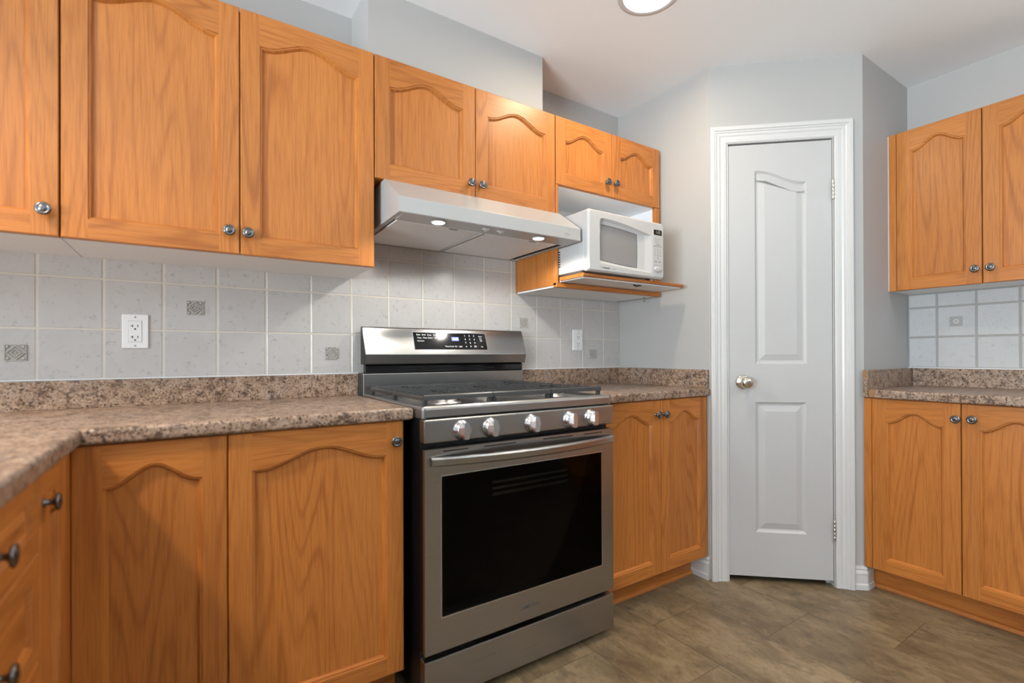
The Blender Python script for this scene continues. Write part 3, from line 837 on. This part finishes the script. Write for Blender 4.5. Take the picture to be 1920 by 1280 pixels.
# ------------------------------------------------------------------ countertops
CZ0, CZ1, CS = 0.8720, 0.9080, 0.9930
CF = -0.5790
ct = thing('countertop', 'long brown speckled laminate countertop turning the corner left of the stove', 'countertop', (0, 0, CZ0), group='speckled brown countertops')
def up(mb, *a, bev=0.003): mb.box(*a, 'laminate', bev, 2)
m = MB(); m.slab([(LXW, -1.95), (-0.755, -1.95), (-0.755, CF), (-0.002, CF), (-0.002, -0.0035), (LXW, -0.0035)], 0.0, CZ1 - CZ0, 'laminate', 0.009, 4); m.build('worktop', ct)
m = MB(); up(m, LXW, -0.0035, -0.0205, -0.0035, CZ1 - CZ0 - 0.001, CS - CZ0); m.build('upstand', ct)
ct = thing('countertop', 'short brown speckled laminate countertop between stove and pantry door', 'countertop', (0, 0, CZ0), group='speckled brown countertops')
m = MB(); m.slab([(0.7645, CF), (PX - 0.002, CF), (PX - 0.002, -0.0035), (0.7645, -0.0035)], 0.0, CZ1 - CZ0, 'laminate', 0.009, 4); m.build('worktop', ct)
m = MB(); up(m, 0.7645, PX - 0.022, -0.0205, -0.0035, CZ1 - CZ0 - 0.001, CS - CZ0); m.build('upstand', ct)
m = MB(); up(m, PX - 0.021, PX - 0.002, CF + 0.004, -0.0035, CZ1 - CZ0 - 0.001, CS - CZ0); m.build('upstand', ct)
ct = thing('countertop', 'brown speckled laminate countertop on the right wall right of the pantry door', 'countertop', (0, 0, CZ0), group='speckled brown countertops')
m = MB(); m.slab([(1.919, -2.40), (XR - 0.0035, -2.40), (XR - 0.0035, QY - 0.022), (1.935, QY - 0.022), (1.935, QY - 0.050), (1.919, QY - 0.050)], 0.0, CZ1 - CZ0, 'laminate', 0.007, 4); m.build('worktop', ct)
m = MB(); up(m, XR - 0.0225, XR - 0.0035, -2.40, QY - 0.022, CZ1 - CZ0 - 0.001, CS - CZ0); m.build('upstand', ct)
m = MB(); up(m, 1.926, XR - 0.0035, QY - 0.0205, QY - 0.0025, 0.0, CS - CZ0 , bev=0.0015)
m.build('upstand', ct)
m = MB(); m.box(1.9245, 1.9265, QY - 0.0190, QY - 0.004, 0.086, CS - CZ0 - 0.002, 'raw_wood'); m.build('bare_edge', ct, 'bare wooden edge without laminate')
m = MB(); m.box(1.930, 1.936, QY - 0.049, QY - 0.022, 0.002, 0.033, 'raw_wood'); m.build('bare_edge', ct, 'bare wooden edge without laminate')

# ------------------------------------------------------------------ range hood
hd = thing('range_hood', 'white under-cabinet range hood with two lit lamps above the stove', 'range hood', (0, 0, 1.52))
HX0, HX1 = -0.003, 0.7595
HB = -0.0080
m = MB()
hy, zt_, zs_, zb_ = -0.4700, 0.1480, 0.0535, 0.0035      # front, top, slope foot, front foot (above 1.52)
m.prism([(HB, zt_), (-0.333, zt_), (-0.3365, zt_ - 0.001), (hy + 0.002, zs_ + 0.0015), (hy, zs_ - 0.0015), (hy, zb_ + 0.002), (hy + 0.002, zb_), (-0.385, zb_ - 0.0045), (-0.385, 0.02), (HB - 0.012, 0.02), (HB - 0.012, -0.0045), (HB, -0.0045)], HX0 + 0.018, HX1 - 0.018, 'hood_enamel')
side = [(HB, zt_), (-0.333, zt_), (-0.3365, zt_ - 0.001), (hy + 0.002, zs_ + 0.0015), (hy, zs_ - 0.0015), (hy, zb_ + 0.002), (hy + 0.002, zb_), (HB, -0.0045)]
m.prism(side, HX0, HX0 + 0.018, 'hood_enamel'); m.prism(side, HX1 - 0.018, HX1, 'hood_enamel')
m.build('shell', hd)
for a, b in ((HX0 + 0.0260, 0.3420), (0.3650, HX1 - 0.0560)):
    m = MB(); m.prism([(-0.3840, 0.004), (-0.3840, -0.0015), (HB - 0.014, -0.0035), (HB - 0.014, 0.004)], a, b, 'filter_mesh')
    f = m.build('grease_filter', hd, 'grey grease filter panel')
    m = MB(); m.box((a+b)/2 - 0.016 + 0.05, (a+b)/2 + 0.016 + 0.05, -0.3835, -0.3755, -0.004, -0.001, 'screw_grey', 0.0008, 1); m.build('filter_latch', f)
m = MB(); m.box(0.3465, 0.3555, -0.3840, HB - 0.014, -0.0035, 0.0040, 'white_steel'); m.build('divider', hd)
m = MB(); m.box(HX0 + 0.0185, HX1 - 0.0185, -0.3848, HB - 0.0125, 0.0045, 0.0060, 'black_gap'); m.build('filter_gap_backing', hd)  # black backing sheet puts the dark of the filter gaps into colour
for lx in (0.152, 0.578):
    m = MB()
    m.lathe([(0.0265, 0.0), (0.0265, 0.0015), (0.0245, 0.003), (0.022, 0.003)], (lx, -0.4300, 0.0008), (0, 0, -1), 'white_plastic', 28, True, (True, False))
    b = m.build('lamp_rim', hd)
    m = MB(); m.lathe([(0.022, 0.0028), (0.019, 0.0048), (0.010, 0.0062), (0.001, 0.0066)], (lx, -0.4300, 0.0008), (0, 0, -1), 'lens_warm', 24)
    m.build('lamp_lens', b, 'glowing white lamp lens')
for lx in (0.3370, 0.3990):
    m = MB(); m.box(lx - 0.013, lx + 0.013, -0.4440, -0.4300, -0.0018, 0.0025, 'white_plastic', 0.001, 1)
    s_ = m.build('switch', hd)
    m = MB(); m.prism([(-0.4420, -0.0012), (-0.4325, -0.0012), (-0.4325, -0.0060), (-0.4355, -0.0070)], lx - 0.0055, lx + 0.0055, 'white_plastic'); m.build('rocker', s_)
m = MB(); add_text(m, 'nuTone', 0.0095, 'grey_text', lambda u, v, w: (0.690 + u, hy - 0.0003 - w, 0.0235 + v), 'CENTER', 0.0002); m.build('lettering', hd, 'small grey maker lettering')
for lx in (0.152, 0.578):
    l = bpy.data.lights.new('hood_bulb', 'SPOT'); l.energy = 7.0; l.color = (1.0, 0.95, 0.86); l.spot_size = R(165); l.spot_blend = 0.35; l.shadow_soft_size = 0.02
    o = bpy.data.objects.new('hood_bulb', l); o.location = (lx, -0.4300, 1.5080); C.objects.link(o)

# ------------------------------------------------------------------ microwave
mw = thing('microwave_oven', 'white countertop microwave oven sitting on the shelf beside the hood', 'microwave', (0.7765, -0.470, 1.3998))
W_, H_, D_ = 0.4580, 0.2560, 0.3800
m = MB(); m.box(0.0, W_ - 0.004, 0.0, D_, 0.010, H_ - 0.003, 'white_steel', 0.003, 2); m.build('cabinet_body', mw)
for fx in (0.03, W_ - 0.045):
    for fy in (0.03, D_ - 0.03):
        m = MB(); m.lathe([(0.010, 0.0), (0.010, 0.008), (0.012, 0.0105)], (fx, fy, 0.0), (0, 0, 1), 'slot_black', 12); m.build('foot', mw)
m = MB(); vb = MB()
for cy in range(4):
    for k in range(7):
        z = 0.042 + k*0.0105
        y = 0.150 + cy*0.026
        vb.box(-0.0006, 0.0002, y, y + 0.017, z, z + 0.0048, 'slot_black')
vb.build('side_vent', mw, 'dark slots of the side vent')
# front: white moulded fascia with a bowed window recess
fr = MB()
DX1 = 0.345          # door / control panel split
def bow_top(x): return 0.226 - 0.032*max(0.0, (x - 0.04)/(0.375 - 0.04))**1.35 if x > 0.04 else 0.226
fy = -0.028
def rounded(x0, x1, z0, z1, r, n=5):
    pts = []
    for cx, cz, a0 in ((x1 - r, z0 + r, -90), (x1 - r, z1 - r, 0), (x0 + r, z1 - r, 90), (x0 + r, z0 + r, 180)):
        for k in range(n + 1):
            t = R(a0 + 90*k/n); pts.append((cx + r*math.cos(t), cz + r*math.sin(t)))
    return pts
outer = rounded(0.0, W_, 0.004, H_, 0.012, 5)
outer_in = rounded(0.007, W_ - 0.006, 0.011, H_ - 0.007, 0.010, 5)
n = len(outer)
back = [(p[0], 0.0, p[1]) for p in outer]; mid = [(p[0], fy + 0.008, p[1]) for p in outer]; frt = [(p[0], fy, p[1]) for p in outer_in]
for A, B in ((back, mid), (mid, frt)):
    for k in range(n):
        j = (k+1) % n
        fr.face([A[k], A[j], B[j], B[k]], 'white_plastic', True)
# sculpted recess outline inside the front face
rec = []
x0r, x1r, zbr = 0.062, 0.372, 0.030
N_ = 14
rec += [(x0r + (x1r - x0r)*i/N_, 0.040 - 0.014*math.sin(PI*0.5*(i/N_))) for i in range(N_ + 1)]          # foot, falls to the right
rec += [(x1r + 0.006*math.sin(PI*i/6), 0.026 + (0.192 - 0.026)*i/6) for i in range(1, 6)]
rec += [(x1r - (x1r - x0r - 0.018)*i/N_, 0.192 + 0.034*math.sin(PI*0.5*(i/N_))) for i in range(N_ + 1)]      # head, rises to the left
rec += [(x0r + 0.006, 0.2225), (x0r, 0.213)]
# stitch the face between the rounded rectangle and the recess by angle
cx, cz = 0.215, 0.125
bm = bmesh.new()
ov = [bm.verts.new((p[0], fy, p[1])) for p in outer_in]; iv = [bm.verts.new((p[0], fy, p[1])) for p in rec]
oe = [bm.edges.new((ov[k], ov[(k+1) % len(ov)])) for k in range(len(ov))]; ie = [bm.edges.new((iv[k], iv[(k+1) % len(iv)])) for k in range(len(iv))]
bmesh.ops.triangle_fill(bm, use_beauty=True, use_dissolve=False, edges=oe + ie)
for f in bm.faces:
    f.normal_update()
    if f.normal.y > 0: f.normal_flip()
fr.bm_add(bm, 'white_plastic')
# window outline deeper in the recess
def toward(p, kx0, kx1, kz0, kz1):
    return None
win = []
wx0, wx1 = 0.0790, 0.2960
win += [(wx0 + (wx1 - wx0)*i/N_, 0.054 - 0.012*math.sin(PI*0.5*(i/N_))) for i in range(N_ + 1)]
win += [(wx1 + 0.003*math.sin(PI*i/6), 0.042 + (0.190 - 0.042)*i/6) for i in range(1, 6)]
win += [(wx1 - (wx1 - wx0)*i/N_, 0.190 + 0.014*math.sin(PI*0.5*(i/N_))) for i in range(N_ + 1)]
win += [(wx0 - 0.001, 0.150), (wx0 - 0.001, 0.100)]
nn = len(rec)
ra = [(p[0], fy, p[1]) for p in rec]; rb = [(p[0], fy + 0.0145, p[1]) for p in win]
rm = [((a[0]*0.55 + b[0]*0.45), fy + 0.0105, (a[2]*0.55 + b[2]*0.45)) for a, b in zip(ra, rb)]
for A, B in ((ra, rm), (rm, rb)):
    for k in range(nn):
        j = (k+1) % nn
        fr.face([A[k], A[j], B[j], B[k]], 'white_plastic', True)
fo = fr.build('front_fascia', mw)
m = MB(); m.face([(p[0], p[1] + 0.0002, p[2]) for p in rb], 'grey_glass')
wl = [(p[0], p[2]) for p in rb]
li = offset_loop(wl, 0.003)
m2 = [(p[0], fy + 0.0143, p[1]) for p in li]
for k in range(nn):
    j = (k+1) % nn
    m.face([rb[k], rb[j], m2[j], m2[k]], 'dark_text')
m.build('window', mw, 'grey microwave window')
# control panel
cp = MB(); cp.box(0.3800, W_ - 0.010, fy - 0.0012, fy + 0.001, 0.014, 0.2400, 'white_plastic', 0.001, 2); cpo = cp.build('control_panel', mw)
m = MB(); m.box(0.388, 0.440, fy - 0.0022, fy - 0.001, 0.1985, 0.2215, 'panel_black', 0.0006, 1); dsp = m.build('display', cpo)
m = MB(); add_text(m, '1:02', 0.018, 'grey_text', lambda u, v, w: (0.415 + u, fy - 0.0024 - w, 0.210 + v)); m.build('digits', dsp)
m = MB()
rows = [('Auto  Menu', 0.180), ('Defrost   +', 0.172), ('Reheat   -', 0.164)]
for s_, z in rows: add_text(m, s_, 0.0085, 'grey_text', lambda u, v, w, z=z: (0.414 + u, fy - 0.0013 - w, z + v))
m.box(0.402, 0.430, fy - 0.0016, fy - 0.001, 0.1545, 0.1563, 'dark_text')
for k in range(3): m.box(0.388 + k*0.019, 0.402 + k*0.019, fy - 0.0016, fy - 0.001, 0.1455, 0.1510, 'grey_text')
for i in range(4):
    for j in range(3):
        if i == 3 and j != 1: continue
        add_text(m, str((i*3 + j + 1) % 10 if i < 3 else 0), 0.0100, 'dark_text', lambda u, v, w, i=i, j=j: (0.397 + j*0.017 + u, fy - 0.0013 - w, 0.132 - i*0.0125 + v))
add_text(m, 'Stop    Start', 0.0090, 'dark_text', lambda u, v, w: (0.414 + u, fy - 0.0013 - w, 0.080 + v))
m.build('keypad', cpo, 'printed grey keypad')
m = MB(); m.lathe([(0.022, 0.0), (0.0215, 0.003), (0.017, 0.0048), (0.004, 0.0052)], (0, 0, 0), (0, -1, 0), 'white_plastic', 28)
for i, p in enumerate(m.v): m.v[i] = (0.4135 + p[0]*1.1, fy - 0.001 + p[1], 0.046 + p[2]*0.62)
m.box(0.392, 0.435, fy - 0.0020, fy - 0.001, 0.0625, 0.0640, 'grey_text')
m.build('door_button', cpo, 'oval door button')
m = MB(); m.box(0.070, 0.0765, fy - 0.0004, fy + 0.0002, 0.0185, 0.0265, 'grey_text')
add_text(m, 'Panasonic', 0.0095, 'dark_text', lambda u, v, w: (0.081 + u, fy - 0.0003 - w, 0.0225 + v), 'LEFT', 0.0003)
add_text(m, 'inverter', 0.0075, 'grey_text', lambda u, v, w: (0.130 + u, fy - 0.0003 - w, 0.0215 + v), 'LEFT')
m.build('lettering', mw, 'small grey maker lettering')

# ------------------------------------------------------------------ stove
st = thing('gas_stove', 'stainless steel gas stove with black oven window and five front knobs', 'stove', (0.003, 0, FZ))
SW = 0.757
zb = -FZ   # heights below are given above the world floor datum
def Z(z): return z - FZ
m = MB(); m.box(0.002, SW - 0.002, -0.612, -0.030, Z(0.045), Z(0.8785), 'black_enamel')
body = m.build('body', st, 'black side walls of the stove')
for fx in (0.04, SW - 0.04):
    for fy_ in (-0.56, -0.08):
        m = MB(); m.lathe([(0.018, 0.0), (0.018, 0.012), (0.010, 0.014), (0.010, 0.026)], (fx, fy_, 0.0005), (0, 0, 1), 'black_enamel', 14); m.build('foot', st)
# cooktop tray with rolled rim
m = MB()
LZ = 0.9140
rim = [(-0.060, Z(0.8795)), (-0.632, Z(0.8795)), (-0.636, Z(0.883)), (-0.636, Z(LZ - 0.010)), (-0.633, Z(LZ - 0.004)), (-0.627, Z(LZ)), (-0.600, Z(LZ)), (-0.588, Z(LZ - 0.009)), (-0.060, Z(LZ - 0.009))]
m.prism(rim, 0.012, SW - 0.012, 'steel_brushed')
for a, b in ((0.0, 0.012), (SW - 0.012, SW)):
    bm = bmesh.new(); bmesh.ops.create_cube(bm, size=1.0)
    for v in bm.verts: v.co = Vector(((a+b)/2 + v.co.x*(b-a), -0.348 + v.co.y*0.576, Z(0.8968) + v.co.z*0.0346))
    left = a == 0.0
    es = [e for e in bm.edges if all((v.co.x < 0.001 if left else v.co.x > SW - 0.001) for v in e.verts) and (all(v.co.z > Z(0.9) for v in e.verts) or all(v.co.y < -0.6 for v in e.verts))]
    es += [e for e in bm.edges if all(v.co.z > Z(0.9) and v.co.y < -0.6 for v in e.verts)]
    bmesh.ops.bevel(bm, geom=list(set(es)), offset=0.009, segments=4, profile=0.5, affect='EDGES')
    m.bm_add(bm, 'steel_brushed', False)
m.build('cooktop', st)
# burners
for bx, by, r in ((0.150, -0.470, 0.043), (0.150, -0.195, 0.036), (SW/2, -0.335, 0.050), (SW - 0.150, -0.470, 0.046), (SW - 0.150, -0.195, 0.032)):
    m = MB(); m.lathe([(r + 0.016, 0.0), (r + 0.014, 0.004), (r, 0.006), (r, 0.012), (r - 0.004, 0.0135)], (bx, by, Z(LZ - 0.009)), (0, 0, 1), 'burner_alloy', 32)
    b_ = m.build('burner', st)
    m = MB(); m.lathe([(r - 0.006, 0.0125), (r - 0.005, 0.017), (r - 0.009, 0.0195), (0.002, 0.0205)], (bx, by, Z(LZ - 0.009)), (0, 0, 1), 'cast_iron', 32); m.build('burner_cap', b_)
# three cast iron grates
GT = 0.9455
def grate(x0, x1, bc):
    g = MB(); w = 0.0105; y0, y1 = -0.603, -0.088; zt, zl = Z(GT), Z(GT - 0.016)
    g.prism([(y0 - 0.004, zl), (y0 - 0.002, zt - 0.003), (y0 + 0.002, zt), (y0 + 0.008, zt), (y0 + 0.011, zl)], x0, x1, 'cast_iron')
    g.prism([(y1 + 0.004, zl), (y1 + 0.002, zt - 0.003), (y1 - 0.002, zt), (y1 - 0.008, zt), (y1 - 0.011, zl)], x0, x1, 'cast_iron')
    for a in (x0, x1 - w): g.box(a, a + w, y0 + 0.008, y1 - 0.008, Z(GT - 0.018), Z(GT - 0.005), 'cast_iron', 0.002, 1)
    k = 9
    for i in range(1, k):
        y = y0 + (y1 - y0)*i/k
        holes = [(c[0], c[2]) for c in bc if abs(y - c[1]) < 0.055]
        segs = [(x0 + 0.006, x1 - 0.006)]
        for hx, hr in holes:
            segs = [(x0 + 0.006, hx - hr), (hx + hr, x1 - 0.006)]
        for a, b in segs:
            if b - a > 0.01:
                g.prism([(y - 0.0045, zl + 0.002), (y - 0.003, zt - 0.001), (y + 0.003, zt - 0.001), (y + 0.0045, zl + 0.002)], a, b, 'cast_iron')
                if a == x0 + 0.006: g.prism([(y - 0.004, zl), (y - 0.004, zt - 0.010), (y + 0.004, zt - 0.010), (y + 0.004, zl)], x0 - 0.001, x0 + 0.02, 'cast_iron')
    xc = (x0 + x1)/2
    for c in bc:
        for s0 in (-1, 1):
            g.box(xc - 0.004, xc + 0.004, min(c[1] + s0*0.022, c[1] + s0*0.085), max(c[1] + s0*0.022, c[1] + s0*0.085), zl + 0.002, zt, 'cast_iron')
    for fx in (x0 + 0.001, x1 - 0.013):
        for fy_ in (y0 + 0.002, y1 - 0.014, -0.345):
            g.box(fx, fx + 0.012, fy_, fy_ + 0.012, Z(LZ - 0.009) if fy_ > -0.59 else Z(LZ - 0.001), zl + 0.003, 'cast_iron')
    return g.build('grate', st, 'black cast iron grate')
grate(0.020, 0.2590, [(0.150, -0.470, 0.030), (0.150, -0.195, 0.028)])
grate(0.2615, 0.4955, [(SW/2, -0.335, 0.034)])
grate(0.4980, 0.7370, [(SW - 0.150, -0.470, 0.032), (SW - 0.150, -0.195, 0.026)])
# backguard
m = MB(); m.box(0.001, SW - 0.001, -0.0580, -0.030, Z(0.879), Z(0.9925), 'steel_brushed', 0.002, 2); m.build('riser', st)
m = MB(); m.prism([(-0.0300, Z(0.9925)), (-0.0560, Z(0.9925)), (-0.0600, Z(0.998)), (-0.0600, Z(1.022)), (-0.0500, Z(1.034)), (-0.030, Z(1.034))], 0.010, SW - 0.008, 'black_gloss')
vt = m.build('vent_band', st, 'glossy black oven vent strip')
for a, b in ((0.03, 0.245), (0.27, 0.60)):
    m = MB(); m.box(a, b, -0.0612, -0.0595, Z(1.006), Z(1.013), 'black_gap'); m.build('vent_slot', vt)
cy0, cz0, cy1, cz1 = -0.0880, 1.0680, -0.0490, 1.1730
m = MB()
prof = [(-0.028, Z(1.030)), (-0.0745, Z(1.030)), (-0.0770, Z(1.0325)), (cy0 + 0.0010, Z(cz0 - 0.003)), (cy0, Z(cz0)), (cy0 + 0.0005, Z(cz0 + 0.003)), (cy1, Z(cz1)), (cy1 + 0.004, Z(cz1 + 0.0045)), (-0.036, Z(cz1 + 0.0060)), (-0.028, Z(cz1 + 0.002))]
m.prism(prof, 0.002, SW - 0.002, 'steel_brushed', 'black_enamel')
m.prism([(p[0]*0.985 - 0.0004, p[1]) for p in prof], 0.0, 0.002, 'black_enamel')
con = m.build('console', st, 'slanted stainless control console')
tl = math.atan2(cy1 - cy0, cz1 - cz0)
def cmap(u, v, w):   # along the console face: u across, v up the slope from the ridge, w out of it
    return (u, cy0 + v*math.sin(tl) - w*math.cos(tl), Z(cz0) + v*math.cos(tl) + w*math.sin(tl))
m = MB()
def cbox(mb, u0, u1, v0, v1, w0, w1, mm):
    b = len(mb.v); mb.box(u0, u1, v0, v1, w0, w1, mm)
    mb.v[b:] = [cmap(*p) for p in mb.v[b:]]
cbox(m, 0.203, 0.550, 0.0190, 0.1000, -0.001, 0.0014, 'knob_steel')
cbox(m, 0.2055, 0.5475, 0.0215, 0.0975, 0.0, 0.0022, 'panel_black')
dp = m.build('display_panel', con, 'black touch panel with silver rim')
m = MB(); cbox(m, 0.3780, 0.4130, 0.0610, 0.0790, 0.0, 0.0025, 'clock_blue'); ck = m.build('clock', dp, 'blue lit clock')
DIG = MB(); add_text(DIG, '6:02', 0.0150, 'clock_digit', lambda u, v, w: cmap(0.3965 + u, 0.0695 + v, 0.0027 + w), 'CENTER', 0.0006)
DIG.build('digits', ck)
m = MB()
pt = lambda s_, u0, v0, sz=0.0085, bold=0.0002: add_text(m, s_, sz, 'panel_text', lambda u, v, w: cmap(u0 + u, v0 + v, 0.0024 + w), 'CENTER', bold)
for s_, u0, v0 in (('Bake', 0.228, 0.087), ('Broil', 0.252, 0.087), ('Keep', 0.277, 0.0865), ('Fav', 0.301, 0.0865), ('Pizza', 0.231, 0.073), ('Clean', 0.256, 0.0735), ('Steam', 0.280, 0.0735), ('Self', 0.304, 0.0735), ('Convect', 0.235, 0.0595)):
    pt(s_, u0, v0, 0.0088)
m.build('function_keys', dp, 'white printed touch keys'); m = MB()
for s_, u0 in (('Timer', 0.353), ('Cook', 0.374), ('Kit', 0.394), ('Light', 0.416)): pt(s_, u0, 0.0355, 0.0088)
m.build('timer_keys', dp, 'white printed touch keys'); m = MB()
for i in range(4):
    for j in range(3):
        pt(('1', '2', '3', '4', '5', '6', '7', '8', '9', 'o', '0', 'Clr')[i*3 + j], 0.444 + j*0.0225, 0.0855 - i*0.0165, 0.0100, 0.0005)
m.build('number_keys', dp, 'white printed touch keys'); m = MB()
pt('Start', 0.521, 0.083); m.build('start_key', dp, 'white printed touch key'); m = MB()
pt('Set', 0.521, 0.072); m.build('set_key', dp, 'white printed touch key'); m = MB()
pt('Off', 0.522, 0.0625); m.build('off_key', dp, 'white printed touch key'); m = MB(); pt('On', 0.523, 0.0350)
m.build('lock_key', dp, 'white printed touch key')
# front panel with the knobs
m = MB(); m.box(0.001, SW - 0.001, -0.6485, -0.6125, Z(0.8085), Z(0.8770), 'steel_brushed', 0.004, 3); cpn = m.build('control_panel', st)
KZ = 0.8385
for i, kx in enumerate((0.1235, 0.2240, 0.3835, 0.5450, 0.6430)):
    m = MB(); base = (kx, -0.6485, Z(KZ))
    m.lathe([(0.0305, 0.0), (0.0305, 0.0025), (0.0275, 0.0045), (0.0268, 0.011), (0.0255, 0.0135), (0.0245, 0.0145), (0.0238, 0.018), (0.0222, 0.020)], base, (0, -1, 0), 'knob_steel', 30)
    k = m.build('control_knob', cpn, 'silver burner knob')
    m = MB()
    hz, hx = 0.0235, 0.0068
    y0_, y1_ = -0.6485 - 0.015, -0.6485 - 0.033
    A = [(kx - 0.012, y0_, Z(KZ) - 0.013), (kx + 0.012, y0_, Z(KZ) - 0.013), (kx + 0.012, y0_, Z(KZ) + 0.013), (kx - 0.012, y0_, Z(KZ) + 0.013)]
    pts = [(-0.0215, -0.007), (-0.0110, -0.0245), (0.0110, -0.0245), (0.0215, -0.007), (0.0215, 0.007), (0.0110, 0.0245), (-0.0110, 0.0245), (-0.0215, 0.007)]
    ptb = [(-0.0085, -0.012), (-0.0072, -0.0242), (0.0072, -0.0242), (0.0085, -0.012), (0.0085, 0.012), (0.0072, 0.0242), (-0.0072, 0.0242), (-0.0085, 0.012)]
    a = [(kx + p[0], y0_, Z(KZ) + p[1]) for p in pts]; b = [(kx + p[0], y1_, Z(KZ) + p[1]) for p in ptb]
    for q in range(8):
        r_ = (q+1) % 8
        m.face([a[q], a[r_], b[r_], b[q]], 'knob_steel')
    m.face(b, 'knob_steel')
    m.build('grip', k)
m = MB(); add_text(m, 'Fan Convection', 0.0052, 'dark_text', lambda u, v, w: (0.722 + u, -0.6487 - w, Z(0.8200) + v)); m.build('lettering', cpn)
# oven door
m = MB()
dx0, dx1, dz0, dz1 = 0.002, SW - 0.002, 0.1945, 0.7905
gx0, gx1, gz0, gz1 = 0.0530, 0.6985, 0.2920, 0.7105
df, db_ = -0.6485, -0.6130
def frame_front(mb, y, mm):
    for a, b, c, d in ((dx0, gx0, dz0, dz1), (gx1, dx1, dz0, dz1), (gx0, gx1, dz0, gz0), (gx0, gx1, gz1, dz1)):
        mb.box(a, b, y, y + 0.014, Z(c), Z(d), mm)
frame_front(m, df, 'steel_brushed')
od = m.build('oven_door', st, 'stainless oven door frame')
m = MB()
for a, b, c, d in ((dx0, gx0 + 0.02, dz0, dz1), (gx1 - 0.02, dx1, dz0, dz1), (gx0 + 0.02, gx1 - 0.02, dz0, gz0 + 0.02), (gx0 + 0.02, gx1 - 0.02, gz1 - 0.02, dz1)):
    m.box(a, b, df + 0.0142, db_, Z(c), Z(d), 'black_enamel')
m.build('door_core', od, 'black door edge')
m = MB()
for a, b, c, d in ((gx0, gx1, gz0, gz0 + 0.003), (gx1 - 0.0025, gx1, gz0 + 0.003, gz1), (gx0, gx0 + 0.0025, gz0 + 0.003, gz1), (gx0 + 0.0025, gx1 - 0.0025, gz1 - 0.0025, gz1)):
    m.box(a, b, df - 0.0006, df + 0.010, Z(c), Z(d), 'knob_steel')
m.build('window_rim', od)
m = MB(); m.box(gx0 + 0.0026, gx1 - 0.0026, df + 0.003, df + 0.008, Z(gz0 + 0.0032), Z(gz1 - 0.0028), 'oven_glass'); m.build('window_glass', od, 'black oven window')
# dark oven inside, and pale bars added to imitate a reflection in the glass
m = MB()
m.box(0.075, SW - 0.075, -0.6120, -0.6118, Z(gz0 - 0.02), Z(gz1 + 0.02), 'black_gap')
m.build('oven_liner', st, 'dark inside of the oven')
m = MB()
for k in range(3):
    z = 0.612 + k*0.020
    m.box(0.250, 0.560, -0.6180, -0.6155, Z(z), Z(z + 0.007 + 0.003*(k == 0)), 'hinge_metal')
m.build('reflection_bars', st, 'pale bars behind the glass that imitate a reflection')
# bar handle, bowed outwards
m = MB()
rings = []
hx0, hx1 = 0.0200, 0.7470
for i in range(25):
    t_ = i/24; x = hx0 + (hx1 - hx0)*t_
    y = df - 0.006 - 0.050*math.sin(PI*t_)**0.75
    zc = Z(0.7550)
    rings.append([(x, y + 0.007, zc - 0.0125), (x, y, zc - 0.0140), (x, y - 0.0045, zc - 0.0095), (x, y - 0.0055, zc + 0.0075), (x, y - 0.003, zc + 0.0125), (x, y + 0.002, zc + 0.0140), (x, y + 0.008, zc + 0.0125)])
m.grid([r_[::-1] for r_ in rings], 'steel_brushed', False, True, True, True)
for x in (hx0 + 0.012, hx1 - 0.012): m.box(x - 0.010, x + 0.010, df - 0.012, df + 0.001, Z(0.7450), Z(0.7650), 'steel_brushed')
m.build('handle', od, 'bowed steel bar handle')
for xa, xb in ((0.06, 0.145), (0.20, 0.32), (0.43, 0.56), (0.61, 0.70)):
    m = MB(); m.box(xa, xb, df - 0.0004, df + 0.001, Z(0.7800), Z(0.7830), 'black_gap'); m.build('vent_slot', od)
m = MB(); add_text(m, 'SAMSUNG', 0.0170, 'dark_text', lambda u, v, w: (0.3735 + u, df - 0.0003 - w, Z(0.2385) + v), 'CENTER', 0.0002); m.build('lettering', od, 'faint maker lettering on the oven door')
# drawer
m = MB(); m.box(0.001, SW - 0.001, df, -0.6125, Z(0.0500), Z(0.1760), 'steel_brushed', 0.003, 2)
m.build('storage_drawer', st, 'stainless bottom drawer')

# ------------------------------------------------------------------ small things
cl = thing('ceiling_light', 'round recessed lit ceiling light at the top of the picture', 'ceiling light', (LAMPS[0][0], LAMPS[0][1], CEIL))
m = MB(); m.lathe([(0.116, -0.0005), (0.114, 0.0015), (0.106, 0.0030), (0.098, 0.0028), (0.0945, 0.0018)], (0, 0, 0), (0, 0, -1), 'trim_paint', 40, True, (False, False)); m.build('trim_ring', cl)
m = MB(); m.lathe([(0.0945, 0.0015), (0.080, 0.004), (0.04, 0.0058), (0.002, 0.0062)], (0, 0, 0), (0, 0, -1), 'lens_glow', 40); m.build('lens', cl, 'glowing white lens')
POW = (9.0, 2.0, 8, 32)
for (x, y), p in zip(LAMPS, POW):
    l = bpy.data.lights.new('downlight', 'AREA'); l.shape = 'DISK'; l.size = 0.17; l.energy = p; l.spread = R(176 if x == LAMPS[0][0] else 122); l.color = (1.0, 0.83, 0.60)
    o = bpy.data.objects.new('downlight', l); o.location = (x, y, CEIL - 0.012); C.objects.link(o)

def hook(x, y, z):
    t_ = thing('cup_hook', 'small metal cup hook under the microwave cabinet', 'hook', (x, y, z))
    m = MB(); m.tube([(0, 0, 0), (0, 0, -0.007)], 0.0011, 'pewter', 8)
    m.lathe([(0.0045, 0.0), (0.0045, 0.0012), (0.002, 0.002)], (0, 0, 0), (0, 0, -1), 'pewter', 12)
    pts = [(0, 0, -0.006)]
    for k in range(12):
        a = R(90 - k*24)
        pts.append((0.0075*math.cos(a) - 0.0, 0, -0.0145 + 0.0075*math.sin(a)))
    m.tube(pts, 0.0013, 'pewter', 8)
    m.build('hook_wire', t_)
hook(1.398, -0.235, 1.3588)
